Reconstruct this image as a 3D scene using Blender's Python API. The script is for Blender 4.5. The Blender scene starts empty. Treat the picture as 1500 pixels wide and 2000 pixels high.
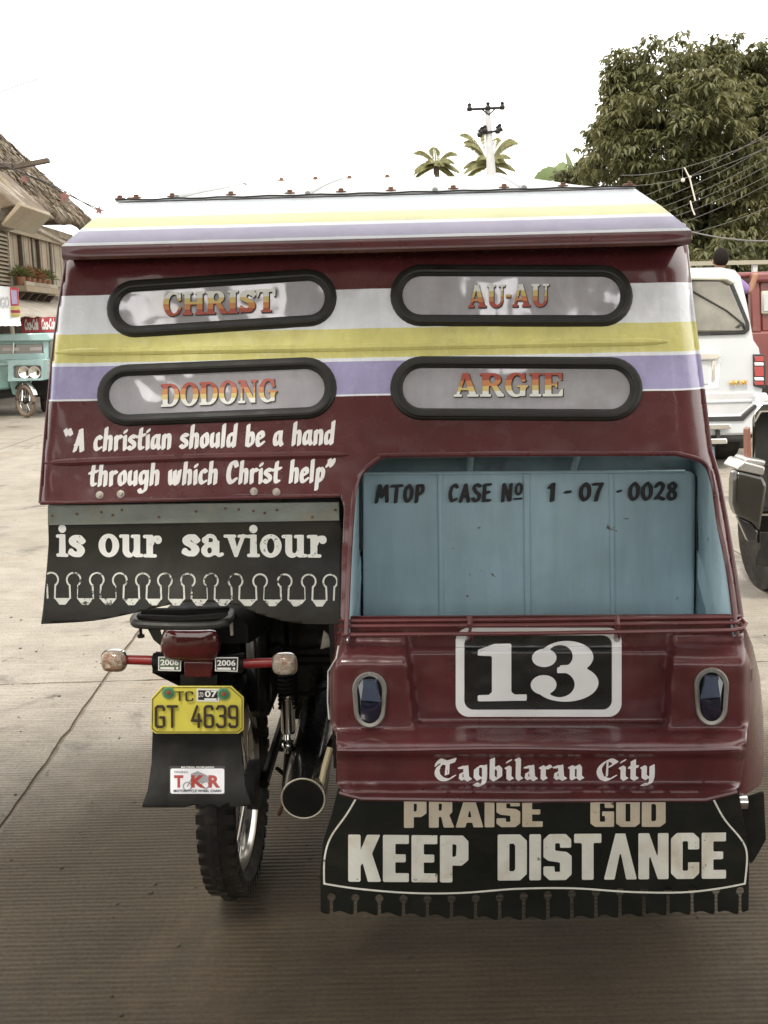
import bpy, bmesh, math, random
import numpy as np
from mathutils import Vector, Matrix, noise as mnoise
random.seed(7); np.random.seed(7)
SC = bpy.context.scene
COL = SC.collection
rad = math.radians
# ------------------------------------------------------------------ camera, sky, sun, exposure
CH, CP, CR, CF = 1.5, rad(10.2), rad(1.2), 2000.0
cam_d = bpy.data.cameras.new('camera'); cam = bpy.data.objects.new('camera', cam_d); COL.objects.link(cam)
cam_d.sensor_fit = 'VERTICAL'; cam_d.sensor_height = 24; cam_d.lens = 24; cam_d.clip_start = 0.05; cam_d.clip_end = 2000
cam.matrix_world = Matrix.Translation((0, 0, CH)) @ Matrix.Rotation(rad(90) - CP, 4, 'X') @ Matrix.Rotation(-CR, 4, 'Z')
SC.camera = cam
SUN_DIR = Vector((-0.22, -0.52, 0.83)).normalized()
w = bpy.data.worlds.new('World'); SC.world = w; w.use_nodes = True
nt = w.node_tree; nt.nodes.clear()
sky = nt.nodes.new('ShaderNodeTexSky'); sky.sky_type = 'NISHITA'; sky.sun_disc = False
sky.sun_elevation = math.asin(SUN_DIR.z); sky.sun_rotation = math.atan2(SUN_DIR.x, SUN_DIR.y)
sky.dust_density = 3.0
bg1 = nt.nodes.new('ShaderNodeBackground'); bg1.inputs[1].default_value = 0.12
bg2 = nt.nodes.new('ShaderNodeBackground'); bg2.inputs[0].default_value = (1, 0.972, 0.915, 1); bg2.inputs[1].default_value = 1.15
mx = nt.nodes.new('ShaderNodeMixShader'); mx.inputs[0].default_value = 0.85     # thin bright overcast over the blue
ow = nt.nodes.new('ShaderNodeOutputWorld')
nt.links.new(sky.outputs[0], bg1.inputs[0]); nt.links.new(bg1.outputs[0], mx.inputs[1]); nt.links.new(bg2.outputs[0], mx.inputs[2])
nt.links.new(mx.outputs[0], ow.inputs[0])
sl = bpy.data.lights.new('sun', 'SUN'); sl.energy = 1.5; sl.angle = rad(10); sl.color = (1, 0.95, 0.86)
so = bpy.data.objects.new('sun', sl); COL.objects.link(so); so.rotation_euler = SUN_DIR.to_track_quat('Z', 'Y').to_euler()
SC.view_settings.view_transform = 'Standard'; SC.view_settings.look = 'None'
SC.view_settings.exposure = 1.3; SC.view_settings.gamma = 1.0; SC.view_settings.use_curve_mapping = False
SC.render.engine = 'CYCLES'
# ------------------------------------------------------------------ measuring helpers: a sight line met with a real plane
def ray(px, py):
    u = (px - 750) / CF; v = -(py - 1000) / CF
    c, s = math.cos(CR), math.sin(CR)
    u, v = c * u + s * v, -s * u + c * v
    return Vector((u, math.cos(CP) + v * math.sin(CP), -math.sin(CP) + v * math.cos(CP)))
def W(px, py, Y):
    d = ray(px, py); t = Y / d.y; return Vector((d.x * t, Y, CH + d.z * t))
def WX(px, py, X):
    d = ray(px, py); t = X / d.x; return Vector((X, d.y * t, CH + d.z * t))
def GR(px, py, z=0.0):
    d = ray(px, py); t = (z - CH) / d.z; return Vector((d.x * t, d.y * t, z))
TY = rad(2.7); TO = Vector((0, 2.2, 0))
TM = Matrix.Translation(TO) @ Matrix.Rotation(-TY, 4, 'Z'); TI = TM.inverted()
TIR = TI.to_3x3(); OL = TI @ Vector((0, 0, CH))
def T(px, py, a, b=0.0):                       # tricycle frame: plane y = a + b*z
    d = TIR @ ray(px, py); t = (a + b * OL.z - OL.y) / (d.y - b * d.z)
    return OL + d * t
# ------------------------------------------------------------------ materials
MATS = {}
def lk(nt, a, b): nt.links.new(a, b)
def noise(nt, scale, detail=4, rough=.55, vec=None, dist=0):
    n = nt.nodes.new('ShaderNodeTexNoise'); n.inputs['Scale'].default_value = scale; n.inputs['Detail'].default_value = detail
    n.inputs['Roughness'].default_value = rough; n.inputs['Distortion'].default_value = dist
    if vec is not None: lk(nt, vec, n.inputs['Vector'])
    return n
def ramp(nt, fac, stops, interp='LINEAR'):
    r = nt.nodes.new('ShaderNodeValToRGB'); cr = r.color_ramp; cr.interpolation = interp
    while len(cr.elements) > 1: cr.elements.remove(cr.elements[-1])
    cr.elements[0].position = stops[0][0]; cr.elements[0].color = (*stops[0][1], 1)
    for p, c in stops[1:]:
        e = cr.elements.new(p); e.color = (*c, 1)
    lk(nt, fac, r.inputs[0]); return r
def mixc(nt, fac, a, b, mode='MIX'):
    m = nt.nodes.new('ShaderNodeMix'); m.data_type = 'RGBA'; m.blend_type = mode
    if isinstance(fac, (int, float)): m.inputs[0].default_value = fac
    else: lk(nt, fac, m.inputs[0])
    for k, x in ((6, a), (7, b)):
        if isinstance(x, tuple): m.inputs[k].default_value = (*x[:3], 1)
        else: lk(nt, x, m.inputs[k])
    return m.outputs[2]
def g3(v): return (v, v, v)
def mat(name, col, rough=.5, metal=0., coat=0., var=.15, vs=8., bump=0., bs=60., dirt=None, ds=5., dlo=.55, dhi=.75, bands=None, spec=.5, trans=0., alpha=1., chip=None, cs=40., clo=.55, chi=.6, streak=0.):
    """principled paint/metal/rubber with colour noise, optional height bands, dirt patches and chipped spots"""
    if name in MATS: return MATS[name]
    m = bpy.data.materials.new(name); m.use_nodes = True; nt = m.node_tree; b = nt.nodes['Principled BSDF']
    tc = nt.nodes.new('ShaderNodeTexCoord'); vec = tc.outputs['Object']
    base = col
    if bands:
        sp = nt.nodes.new('ShaderNodeSeparateXYZ'); lk(nt, vec, sp.inputs[0])
        lo, hi, stops = bands
        wob = noise(nt, 9, 2, .5, vec)
        ad = nt.nodes.new('ShaderNodeMath'); ad.operation = 'MULTIPLY_ADD'; lk(nt, wob.outputs[0], ad.inputs[0]); ad.inputs[1].default_value = .003; lk(nt, sp.outputs[2], ad.inputs[2])
        mr = nt.nodes.new('ShaderNodeMapRange'); lk(nt, ad.outputs[0], mr.inputs[0]); mr.inputs[1].default_value = lo + .0015; mr.inputs[2].default_value = hi + .0015
        base = ramp(nt, mr.outputs[0], [((z - lo) / (hi - lo), c) for z, c in stops], 'CONSTANT').outputs[0]
    if var:
        n = noise(nt, vs, 5, .6, vec)
        rr = ramp(nt, n.outputs[0], [(.25, g3(1 - var)), (.75, g3(1 + var * .4))])
        base = mixc(nt, 1., base, rr.outputs[0], 'MULTIPLY')
    if streak:                                   # rain streaks and hand wear running down
        mpn = nt.nodes.new('ShaderNodeMapping'); mpn.inputs['Scale'].default_value = (1, 1, .12); lk(nt, vec, mpn.inputs[0])
        ns = noise(nt, 26, 7, .7, mpn.outputs[0], .3); rs_n = ramp(nt, ns.outputs[0], [(.30, g3(1 - streak)), (.62, g3(1 + streak * .25))]); base = mixc(nt, 1., base, rs_n.outputs[0], 'MULTIPLY')
    if dirt:
        n2 = noise(nt, ds, 8, .65, vec, .6); r2 = ramp(nt, n2.outputs[0], [(dlo, g3(0)), (dhi, g3(1))])
        base = mixc(nt, r2.outputs[0], base, dirt)
    if chip:
        n3 = noise(nt, cs, 6, .7, vec); n4 = noise(nt, cs * .12, 3, .6, vec)
        mm = nt.nodes.new('ShaderNodeMath'); mm.operation = 'MULTIPLY_ADD'; lk(nt, n4.outputs[0], mm.inputs[0]); mm.inputs[1].default_value = .5; lk(nt, n3.outputs[0], mm.inputs[2])
        r3 = ramp(nt, mm.outputs[0], [(clo + .22, g3(0)), (chi + .22, g3(1))])
        base = mixc(nt, r3.outputs[0], base, chip)
    if isinstance(base, tuple): b.inputs['Base Color'].default_value = (*base, 1)
    else: lk(nt, base, b.inputs['Base Color'])
    nr = noise(nt, 14, 6, .65, vec); mr2 = nt.nodes.new('ShaderNodeMapRange'); lk(nt, nr.outputs[0], mr2.inputs[0])
    mr2.inputs[1].default_value = .3; mr2.inputs[2].default_value = .7; mr2.inputs[3].default_value = rough * .75; mr2.inputs[4].default_value = min(1, rough * 1.3)
    lk(nt, mr2.outputs[0], b.inputs['Roughness'])
    b.inputs['Metallic'].default_value = metal; b.inputs['Coat Weight'].default_value = coat; b.inputs['Coat Roughness'].default_value = .08
    b.inputs['Specular IOR Level'].default_value = spec
    if trans: b.inputs['Transmission Weight'].default_value = trans
    if alpha < 1: b.inputs['Alpha'].default_value = alpha
    if bump:
        nb = noise(nt, bs, 6, .6, vec); bn = nt.nodes.new('ShaderNodeBump'); bn.inputs['Strength'].default_value = bump; bn.inputs['Distance'].default_value = .01
        lk(nt, nb.outputs[0], bn.inputs['Height']); lk(nt, bn.outputs[0], b.inputs['Normal'])
    MATS[name] = m; return m
# ------------------------------------------------------------------ mesh helpers
def tag(o, label=None, cat=None, group=None, kind=None):
    if label: o['label'] = label
    if cat: o['category'] = cat
    if group: o['group'] = group
    if kind: o['kind'] = kind
    return o
def empty(name, loc=(0, 0, 0), rz=0., label=None, cat=None, group=None, parent=None, kind=None):
    o = bpy.data.objects.new(name, None); COL.objects.link(o); o.location = loc; o.rotation_euler.z = rz; o.empty_display_size = .1
    if parent: o.parent = parent
    return tag(o, label, cat, group, kind)
class MB:
    def __init__(s): s.v = []; s.f = []
    def add(s, vs, fs):
        n = len(s.v); s.v += [Vector(p) for p in vs]; s.f += [tuple(i + n for i in f) for f in fs]; return s
    def box(s, a, b):
        x0, y0, z0 = a; x1, y1, z1 = b
        return s.add([(x0, y0, z0), (x1, y0, z0), (x1, y1, z0), (x0, y1, z0), (x0, y0, z1), (x1, y0, z1), (x1, y1, z1), (x0, y1, z1)],
                     [(0, 3, 2, 1), (4, 5, 6, 7), (0, 1, 5, 4), (1, 2, 6, 5), (2, 3, 7, 6), (3, 0, 4, 7)])
    def prism(s, pts, d):                         # polygon swept by vector d
        n = len(pts); d = Vector(d); P = [Vector(p) for p in pts]
        return s.add(P + [p + d for p in P], [tuple(range(n)), tuple(range(2 * n - 1, n - 1, -1))] + [(i, i + n, (i + 1) % n + n, (i + 1) % n) for i in range(n)])
    def loft(s, rings, closed=True, caps=True):
        n = len(rings[0]); b = len(s.v)
        for r in rings: s.v += [Vector(p) for p in r]
        m = n if closed else n - 1
        for k in range(len(rings) - 1):
            for i in range(m):
                j = (i + 1) % n; s.f.append((b + k * n + i, b + k * n + j, b + (k + 1) * n + j, b + (k + 1) * n + i))
        if caps and closed:
            s.f.append(tuple(b + i for i in range(n))[::-1]); e = b + (len(rings) - 1) * n; s.f.append(tuple(e + i for i in range(n)))
        return s
    def tube(s, path, r, n=10, closed=False, ell=None, up=(0, 0, 1)):
        P = [Vector(p) for p in path]; R = r if isinstance(r, (list, tuple)) else [r] * len(P)
        rings = []; up = Vector(up)
        for i, p in enumerate(P):
            if closed: t = P[(i + 1) % len(P)] - P[i - 1]
            else: t = P[min(i + 1, len(P) - 1)] - P[max(i - 1, 0)]
            t.normalize(); a = up - t * up.dot(t)
            if a.length < 1e-4: a = Vector((1, 0, 0)) - t * t.x
            a.normalize(); c = t.cross(a); e = ell or (1, 1)
            rings.append([p + (a * math.cos(2 * math.pi * k / n) * e[0] + c * math.sin(2 * math.pi * k / n) * e[1]) * R[i] for k in range(n)])
        if closed: rings.append(rings[0]); return s.loft(rings, True, False)
        return s.loft(rings)
    def cyl(s, a, b, r, n=16, r2=None): return s.tube([a, b], [r, r if r2 is None else r2], n)
    def lathe(s, c, axis, prof, n=28):           # prof: (radius, distance along axis)
        c = Vector(c); ax = Vector(axis).normalized(); a = ax.orthogonal().normalized(); b = ax.cross(a)
        return s.loft([[c + ax * h + (a * math.cos(2 * math.pi * k / n) + b * math.sin(2 * math.pi * k / n)) * max(r, 1e-4) for k in range(n)] for r, h in prof])
    def ball(s, c, rx, ry=None, rz=None, n=14):
        ry = ry or rx; rz = rz or rx; c = Vector(c); rings = []
        for j in range(1, n):
            t = math.pi * j / n
            rings.append([c + Vector((rx * math.sin(t) * math.cos(2 * math.pi * k / n), ry * math.sin(t) * math.sin(2 * math.pi * k / n), rz * math.cos(t))) for k in range(n)])
        return s.loft(rings)
    def build(s, name, m, parent=None, org=None, smooth=30, bevel=0, solid=0, sub=0, kind=None, flip=False):
        org = Vector(org) if org is not None else Vector(list(parent['_org'])) if parent is not None and '_org' in parent else Vector((0, 0, 0))
        me = bpy.data.meshes.new(name); me.from_pydata([tuple(v - org) for v in s.v], [], s.f); me.update()
        bm = bmesh.new(); bm.from_mesh(me)
        if not flip is None: bmesh.ops.recalc_face_normals(bm, faces=bm.faces)
        bm.to_mesh(me); bm.free()
        me.polygons.foreach_set('use_smooth', [True] * len(me.polygons))
        try: me.set_sharp_from_angle(angle=rad(smooth))
        except Exception: pass
        me.materials.append(m); o = bpy.data.objects.new(name, me); COL.objects.link(o)
        if parent: o.parent = parent
        elif org.length: o.location = org
        if bevel:
            md = o.modifiers.new('b', 'BEVEL'); md.width = bevel; md.segments = 2; md.limit_method = 'ANGLE'; md.angle_limit = rad(35); md.harden_normals = False
        if solid:
            md = o.modifiers.new('s', 'SOLIDIFY'); md.thickness = abs(solid); md.offset = -1 if solid > 0 else 1
        if sub:
            md = o.modifiers.new('u', 'SUBSURF'); md.levels = sub; md.render_levels = sub
        if kind: o['kind'] = kind
        return o
def root(name, loc, label, cat, group=None):
    """thing whose parts are built in world coordinates: the parts subtract its base point"""
    o = empty(name, loc, 0, label, cat, group); o['_org'] = list(loc); return o
def bind(o, par):
    o['_org'] = list(par['_org']) if '_org' in par else [0, 0, 0]; return o
def dup(o, parent=None, loc=None, copy_children=True):
    c = o.copy(); COL.objects.link(c)
    if parent: c.parent = parent
    if loc is not None: c.location = loc
    if copy_children:
        for ch in [x for x in bpy.data.objects if x.parent == o]: dup(ch, c)
    return c
# ------------------------------------------------------------------ 2-D shapes as distance fields, meshed by marching squares
def sd_poly(X, Y, pts):
    d = np.full(X.shape, 1e9); ins = np.zeros(X.shape, bool); n = len(pts)
    for i in range(n):
        x0, y0 = pts[i]; x1, y1 = pts[(i + 1) % n]; ex, ey = x1 - x0, y1 - y0
        t = np.clip(((X - x0) * ex + (Y - y0) * ey) / max(ex * ex + ey * ey, 1e-12), 0, 1)
        d = np.minimum(d, np.hypot(X - x0 - ex * t, Y - y0 - ey * t))
        c = ((y0 > Y) != (y1 > Y)); ins ^= c & (X < (x1 - x0) * (Y - y0) / ((y1 - y0) if abs(y1 - y0) > 1e-12 else 1e-12) + x0)
    return np.where(ins, -d, d)
def sd_seg(X, Y, x0, y0, x1, y1):
    ex, ey = x1 - x0, y1 - y0; t = np.clip(((X - x0) * ex + (Y - y0) * ey) / max(ex * ex + ey * ey, 1e-12), 0, 1)
    return np.hypot(X - x0 - ex * t, Y - y0 - ey * t)
def sd_rrect(X, Y, x0, y0, x1, y1, r):
    qx = np.abs(X - (x0 + x1) / 2) - (x1 - x0) / 2 + r; qy = np.abs(Y - (y0 + y1) / 2) - (y1 - y0) / 2 + r
    return np.hypot(np.maximum(qx, 0), np.maximum(qy, 0)) + np.minimum(np.maximum(qx, qy), 0) - r
def smoothpath(pts, n=7, closed=False):
    P = [tuple(p) for p in pts]; out = []; N = len(P); rng = range(N if closed else N - 1)
    for i in rng:
        if closed: p0, p1, p2, p3 = P[i - 1], P[i], P[(i + 1) % N], P[(i + 2) % N]
        else: p0, p1, p2, p3 = P[max(i - 1, 0)], P[i], P[i + 1], P[min(i + 2, N - 1)]
        for k in range(n):
            t = k / n
            out.append(tuple(.5 * (2 * b + (c - a) * t + (2 * a - 5 * b + 4 * c - d) * t * t + (3 * b - a - 3 * c + d) * t ** 3) for a, b, c, d in zip(p0, p1, p2, p3)))
    if not closed: out.append(P[-1])
    return out
def dens(pts, step=.03):
    out = [pts[0]]
    for a, b in zip(pts, pts[1:]):
        L = math.hypot(b[0] - a[0], b[1] - a[1]); n = max(1, int(L / step))
        out += [(a[0] + (b[0] - a[0]) * k / n, a[1] + (b[1] - a[1]) * k / n) for k in range(1, n + 1)]
    return out
def march(F, xs, ys):
    """polygons where F < 0; returns 2-D points and faces with shared vertices"""
    V = []; idx = {}; faces = []
    def vid(key, x, y):
        k = idx.get(key)
        if k is None: k = idx[key] = len(V); V.append((x, y))
        return k
    ny, nx = F.shape; neg = F < 0
    cells = np.argwhere(neg[:-1, :-1] | neg[1:, :-1] | neg[:-1, 1:] | neg[1:, 1:])
    for j, i in cells.tolist():
        c = ((i, j), (i + 1, j), (i + 1, j + 1), (i, j + 1)); f = [F[b, a] for a, b in c]; poly = []
        for k in range(4):
            (a, b), (a2, b2) = c[k], c[(k + 1) % 4]; fa, fb = f[k], f[(k + 1) % 4]
            if fa < 0: poly.append(vid((a, b), xs[a], ys[b]))
            if (fa < 0) != (fb < 0):
                t = fa / (fa - fb); key = ('e', min(a, a2), min(b, b2), a != a2)
                poly.append(vid(key, xs[a] + (xs[a2] - xs[a]) * t, ys[b] + (ys[b2] - ys[b]) * t))
        if len(poly) >= 3: faces.append(tuple(poly))
    return V, faces
def sheet(fn, box, step, surf):
    """region fn(X,Y)<0 of photo-measured outline meshed at step and laid on the surface surf(px,py)"""
    x0, y0, x1, y1 = box; xs = np.arange(x0, x1 + step, step); ys = np.arange(y0, y1 + step, step)
    X, Y = np.meshgrid(xs, ys); V, F = march(fn(X, Y), xs, ys)
    mb = MB(); mb.v = [surf(x, y) for x, y in V]; mb.f = F; return mb
# ------------------------------------------------------------------ sign-painter's lettering (cap height or x height = 1)
# ops: ('S',pts[,nib]) smooth brush stroke, ('L',pts[,nib]) straight stroke, ('R',x0,y0,x1,y1), ('P',pts), ('E',cx,cy,rx,ry), ('A',cx,cy,rx,ry,a0,a1[,nib]); a leading '-' cuts
def arc(cx, cy, rx, ry, a0, a1, n=26):
    return [(cx + rx * math.cos(rad(a0 + (a1 - a0) * k / n)), cy + ry * math.sin(rad(a0 + (a1 - a0) * k / n))) for k in range(n + 1)]
def glyph_field(ops, nib, X, Y):
    F = np.full(X.shape, 1e9)
    for op in ops:
        k = op[0]; cut = k[0] == '-'; k = k.lstrip('-'); q = nib
        if k in 'SLA':
            if k == 'A':
                pts = dens(arc(*op[1:7]), .03); q = op[7] if len(op) > 7 else nib
            else:
                pts = op[1]; q = op[2] if len(op) > 2 else nib
                pts = dens(smoothpath(pts) if k == 'S' else pts, .025)
            hx, hy, r = q; d = np.full(X.shape, 1e9)
            for (a, b) in zip(pts, pts[1:]) if hx == 0 and hy == 0 else [(p, p) for p in pts]:
                if hx == 0 and hy == 0: d = np.minimum(d, sd_seg(X, Y, *a, *b))
                else: d = np.minimum(d, sd_seg(X, Y, a[0] - hx, a[1] - hy, a[0] + hx, a[1] + hy))
            d = d - r
        elif k == 'R': d = sd_rrect(X, Y, op[1], op[2], op[3], op[4], .012)
        elif k == 'P': d = sd_poly(X, Y, op[1])
        elif k == 'E': d = (np.hypot((X - op[1]) / op[3], (Y - op[2]) / op[4]) - 1) * min(op[3], op[4])
        F = np.maximum(F, -d) if cut else np.minimum(F, d)
    return F
FONTS = {}
# slab capitals, heavy stems and thin joins (names in the windows)
s_ = .13; h_ = (.10, 0, .045)
def serif(x0, x1, top=True, bot=True):
    o = []
    if bot: o.append(('R', x0, 0, x1, .10))
    if top: o.append(('R', x0, .90, x1, 1))
    return o
FONTS['slab'] = dict(nib=h_, gap=.05, g={
 'C': (.84, [('E', .44, .5, .43, .52), ('-E', .50, .5, .23, .41), ('-P', [(.5, .36), (1, .36), (1, .66), (.5, .66)]), ('P', [(.70, .62), (.82, .62), (.82, 1), (.74, 1), (.62, .86)]), ('P', [(.60, .12), (.78, .36), (.83, .34), (.70, .04)])]),
 'H': (1.0, [('R', .10, 0, .36, 1), ('R', .66, 0, .92, 1), ('R', .3, .44, .7, .56)] + serif(0, .45) + serif(.57, 1.02)),
 'R': (.96, [('R', .10, 0, .36, 1), ('E', .55, .73, .31, .27), ('-E', .50, .73, .12, .17), ('R', .10, 0, .36, 1), ('R', .3, .9, .6, 1), ('R', .3, .45, .55, .55), ('P', [(.44, .5), (.68, .5), (.93, .12), (.98, .1), (.98, 0), (.72, 0)])] + serif(0, .45, False)+[('R', 0, .9, .3, 1)]),
 'I': (.48, [('R', .11, 0, .37, 1)] + serif(0, .48)),
 'S': (.74, [('S', [(.62, .80), (.42, .92), (.2, .8), (.22, .62), (.5, .46), (.56, .26), (.38, .09), (.12, .2)], (.10, 0, .06)), ('P', [(.60, .66), (.70, .66), (.70, 1), (.62, .98), (.56, .88)]), ('P', [(.04, 0), (.12, .02), (.18, .12), (.12, .34), (.04, .34)])]),
 'T': (.86, [('R', .30, 0, .56, 1), ('R', 0, .88, .86, 1), ('P', [(0, 1), (0, .66), (.07, .66), (.16, .92)]), ('P', [(.86, 1), (.86, .66), (.79, .66), (.70, .92)]), ('R', .19, 0, .67, .1)]),
 'A': (1.02, [('P', [(.40, 1), (.60, 1), (.94, .05), (.66, .05)]), ('L', [(.44, .95), (.16, .06)], (.02, 0, .045)), ('R', .26, .28, .72, .37), ('R', 0, 0, .34, .1), ('R', .56, 0, 1.02, .1), ('R', .34, .92, .62, 1)]),
 'U': (.98, [('P', [(.10, 1), (.36, 1), (.36, .3), (.10, .3)]), ('E', .49, .32, .39, .34), ('-E', .55, .36, .21, .25), ('-P', [(.36, .36), (.74, .36), (.74, 1), (.36, 1)]), ('R', .77, .3, .87, 1), ('P', [(.10, 1), (.36, 1), (.36, .3), (.10, .3)])] + serif(0, .46, True, False) + serif(.64, 1.0, True, False)),
 'D': (.96, [('P', [(.1, 0), (.5, 0), (.5, 1), (.1, 1)]), ('E', .5, .5, .45, .5), ('-E', .46, .5, .25, .40), ('R', .10, 0, .36, 1), ('R', 0, 0, .5, .1), ('R', 0, .9, .5, 1)]),
 'O': (.94, [('E', .47, .5, .47, .52), ('-E', .47, .5, .20, .41)]),
 'N': (1.02, [('R', .14, 0, .24, 1), ('R', .80, 0, .90, 1), ('P', [(.08, 1), (.36, 1), (.92, 0), (.66, 0)])] + serif(0, .38) [:1] + [('R', 0, .9, .3, 1), ('R', .66, .9, 1.02, 1)]),
 'G': (.96, [('E', .45, .5, .44, .52), ('-E', .50, .5, .23, .41), ('-P', [(.5, .42), (1.1, .42), (1.1, .66), (.5, .66)]), ('P', [(.70, .62), (.82, .62), (.82, 1), (.74, 1), (.62, .86)]), ('R', .62, .02, .84, .44), ('R', .50, .40, .96, .49)]),
 'E': (.84, [('R', .10, 0, .36, 1), ('R', 0, .9, .8, 1), ('R', 0, 0, .82, .1), ('R', .3, .46, .58, .55), ('P', [(.80, 1), (.80, .68), (.74, .68), (.60, .94)]), ('P', [(.82, 0), (.84, .34), (.77, .34), (.62, .06)]), ('P', [(.60, .66), (.60, .34), (.54, .36), (.50, .5), (.54, .64)])]),
 '-': (.3, [('R', .02, .42, .28, .56)]), ' ': (.4, [])})
# soft fat serif lower case (black flap) and the big numerals
cn = (.125, 0, .05)
FONTS['soft'] = dict(nib=cn, gap=.07, g={
 'i': (.52, [('P', [(.13, .02), (.42, .02), (.40, 1), (.15, 1)]), ('E', .27, 1.28, .17, .17), ('L', [(.05, .05), (.5, .05)], (0, 0, .055)), ('L', [(.03, .93), (.3, .95)], (0, 0, .055))]),
 's': (.82, [('S', [(.66, .74), (.46, .92), (.22, .80), (.24, .62), (.52, .46), (.62, .28), (.44, .08), (.16, .18)], (.10, 0, .07)), ('E', .67, .74, .12, .13), ('E', .13, .22, .12, .13), ]),
 'o': (1.0, [('E', .5, .5, .49, .52), ('-E', .5, .5, .20, .40)]),
 'u': (1.12, [('P', [(.14, 1), (.42, 1), (.42, .28), (.14, .28)]), ('E', .44, .30, .30, .32), ('-E', .56, .36, .15, .24), ('-P', [(.42, .4), (.9, .4), (.9, 1), (.42, 1)]), ('P', [(.14, 1), (.42, 1), (.42, .28), (.14, .28)]), ('P', [(.70, 1), (.97, 1), (.97, .02), (.70, .02)]), ('L', [(.02, .94), (.3, .95)], (0, 0, .055)), ('L', [(.6, .94), (.85, .95)], (0, 0, .055)), ('L', [(.8, .05), (1.08, .06)], (0, 0, .055)), ('S', [(.5, .06), (.66, .14), (.74, .3)], (0, 0, .05))]),
 'r': (.86, [('P', [(.14, 1), (.42, 1), (.42, .02), (.14, .02)]), ('L', [(.02, .94), (.3, .95)], (0, 0, .055)), ('L', [(.04, .05), (.56, .05)], (0, 0, .055)), ('S', [(.40, .62), (.50, .86), (.68, .90)], (0, 0, .07)), ('E', .70, .80, .16, .17)]),
 'a': (1.06, [('E', .34, .27, .31, .29), ('-E', .40, .27, .13, .18), ('S', [(.18, .74), (.34, .93), (.58, .90), (.70, .68)], (0, 0, .07)), ('E', .20, .75, .14, .14), ('P', [(.56, .7), (.84, .7), (.84, .12), (.56, .06)]), ('S', [(.72, .14), (.84, .05), (.99, .10)], (0, 0, .06)), ('S', [(.2, .5), (.4, .58), (.64, .56)], (0, 0, .05))]),
 'v': (1.0, [('P', [(.1, .98), (.40, .98), (.62, .1), (.46, 0)]), ('L', [(.86, .95), (.52, .06)], (0, 0, .07)), ('L', [(0, .94), (.46, .94)], (0, 0, .05)), ('L', [(.66, .94), (1.0, .94)], (0, 0, .05))]),
 ' ': (.72, []),
 '1': (.74, [('P', [(.22, .04), (.52, .04), (.52, 1), (.36, 1), (.22, .9)]), ('P', [(0, .80), (.0, .90), (.26, 1.0), (.4, 1), (.3, .78)]), ('R', .0, 0, .76, .11), ('P', [(.16, .1), (.22, .16), (.52, .16), (.58, .1)])]),
 '3': (1.1, [('E', .56, .74, .42, .29), ('-E', .46, .76, .20, .20), ('-P', [(.0, .46), (.46, .46), (.46, .63), (.0, .63)]), ('E', .56, .29, .50, .32), ('-E', .46, .27, .23, .22), ('-P', [(-.1, .38), (.46, .38), (.46, .60), (-.1, .60)]), ('E', .22, .74, .19, .16), ('E', .21, .27, .20, .17), ('R', .42, .47, .72, .575)])})
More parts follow.
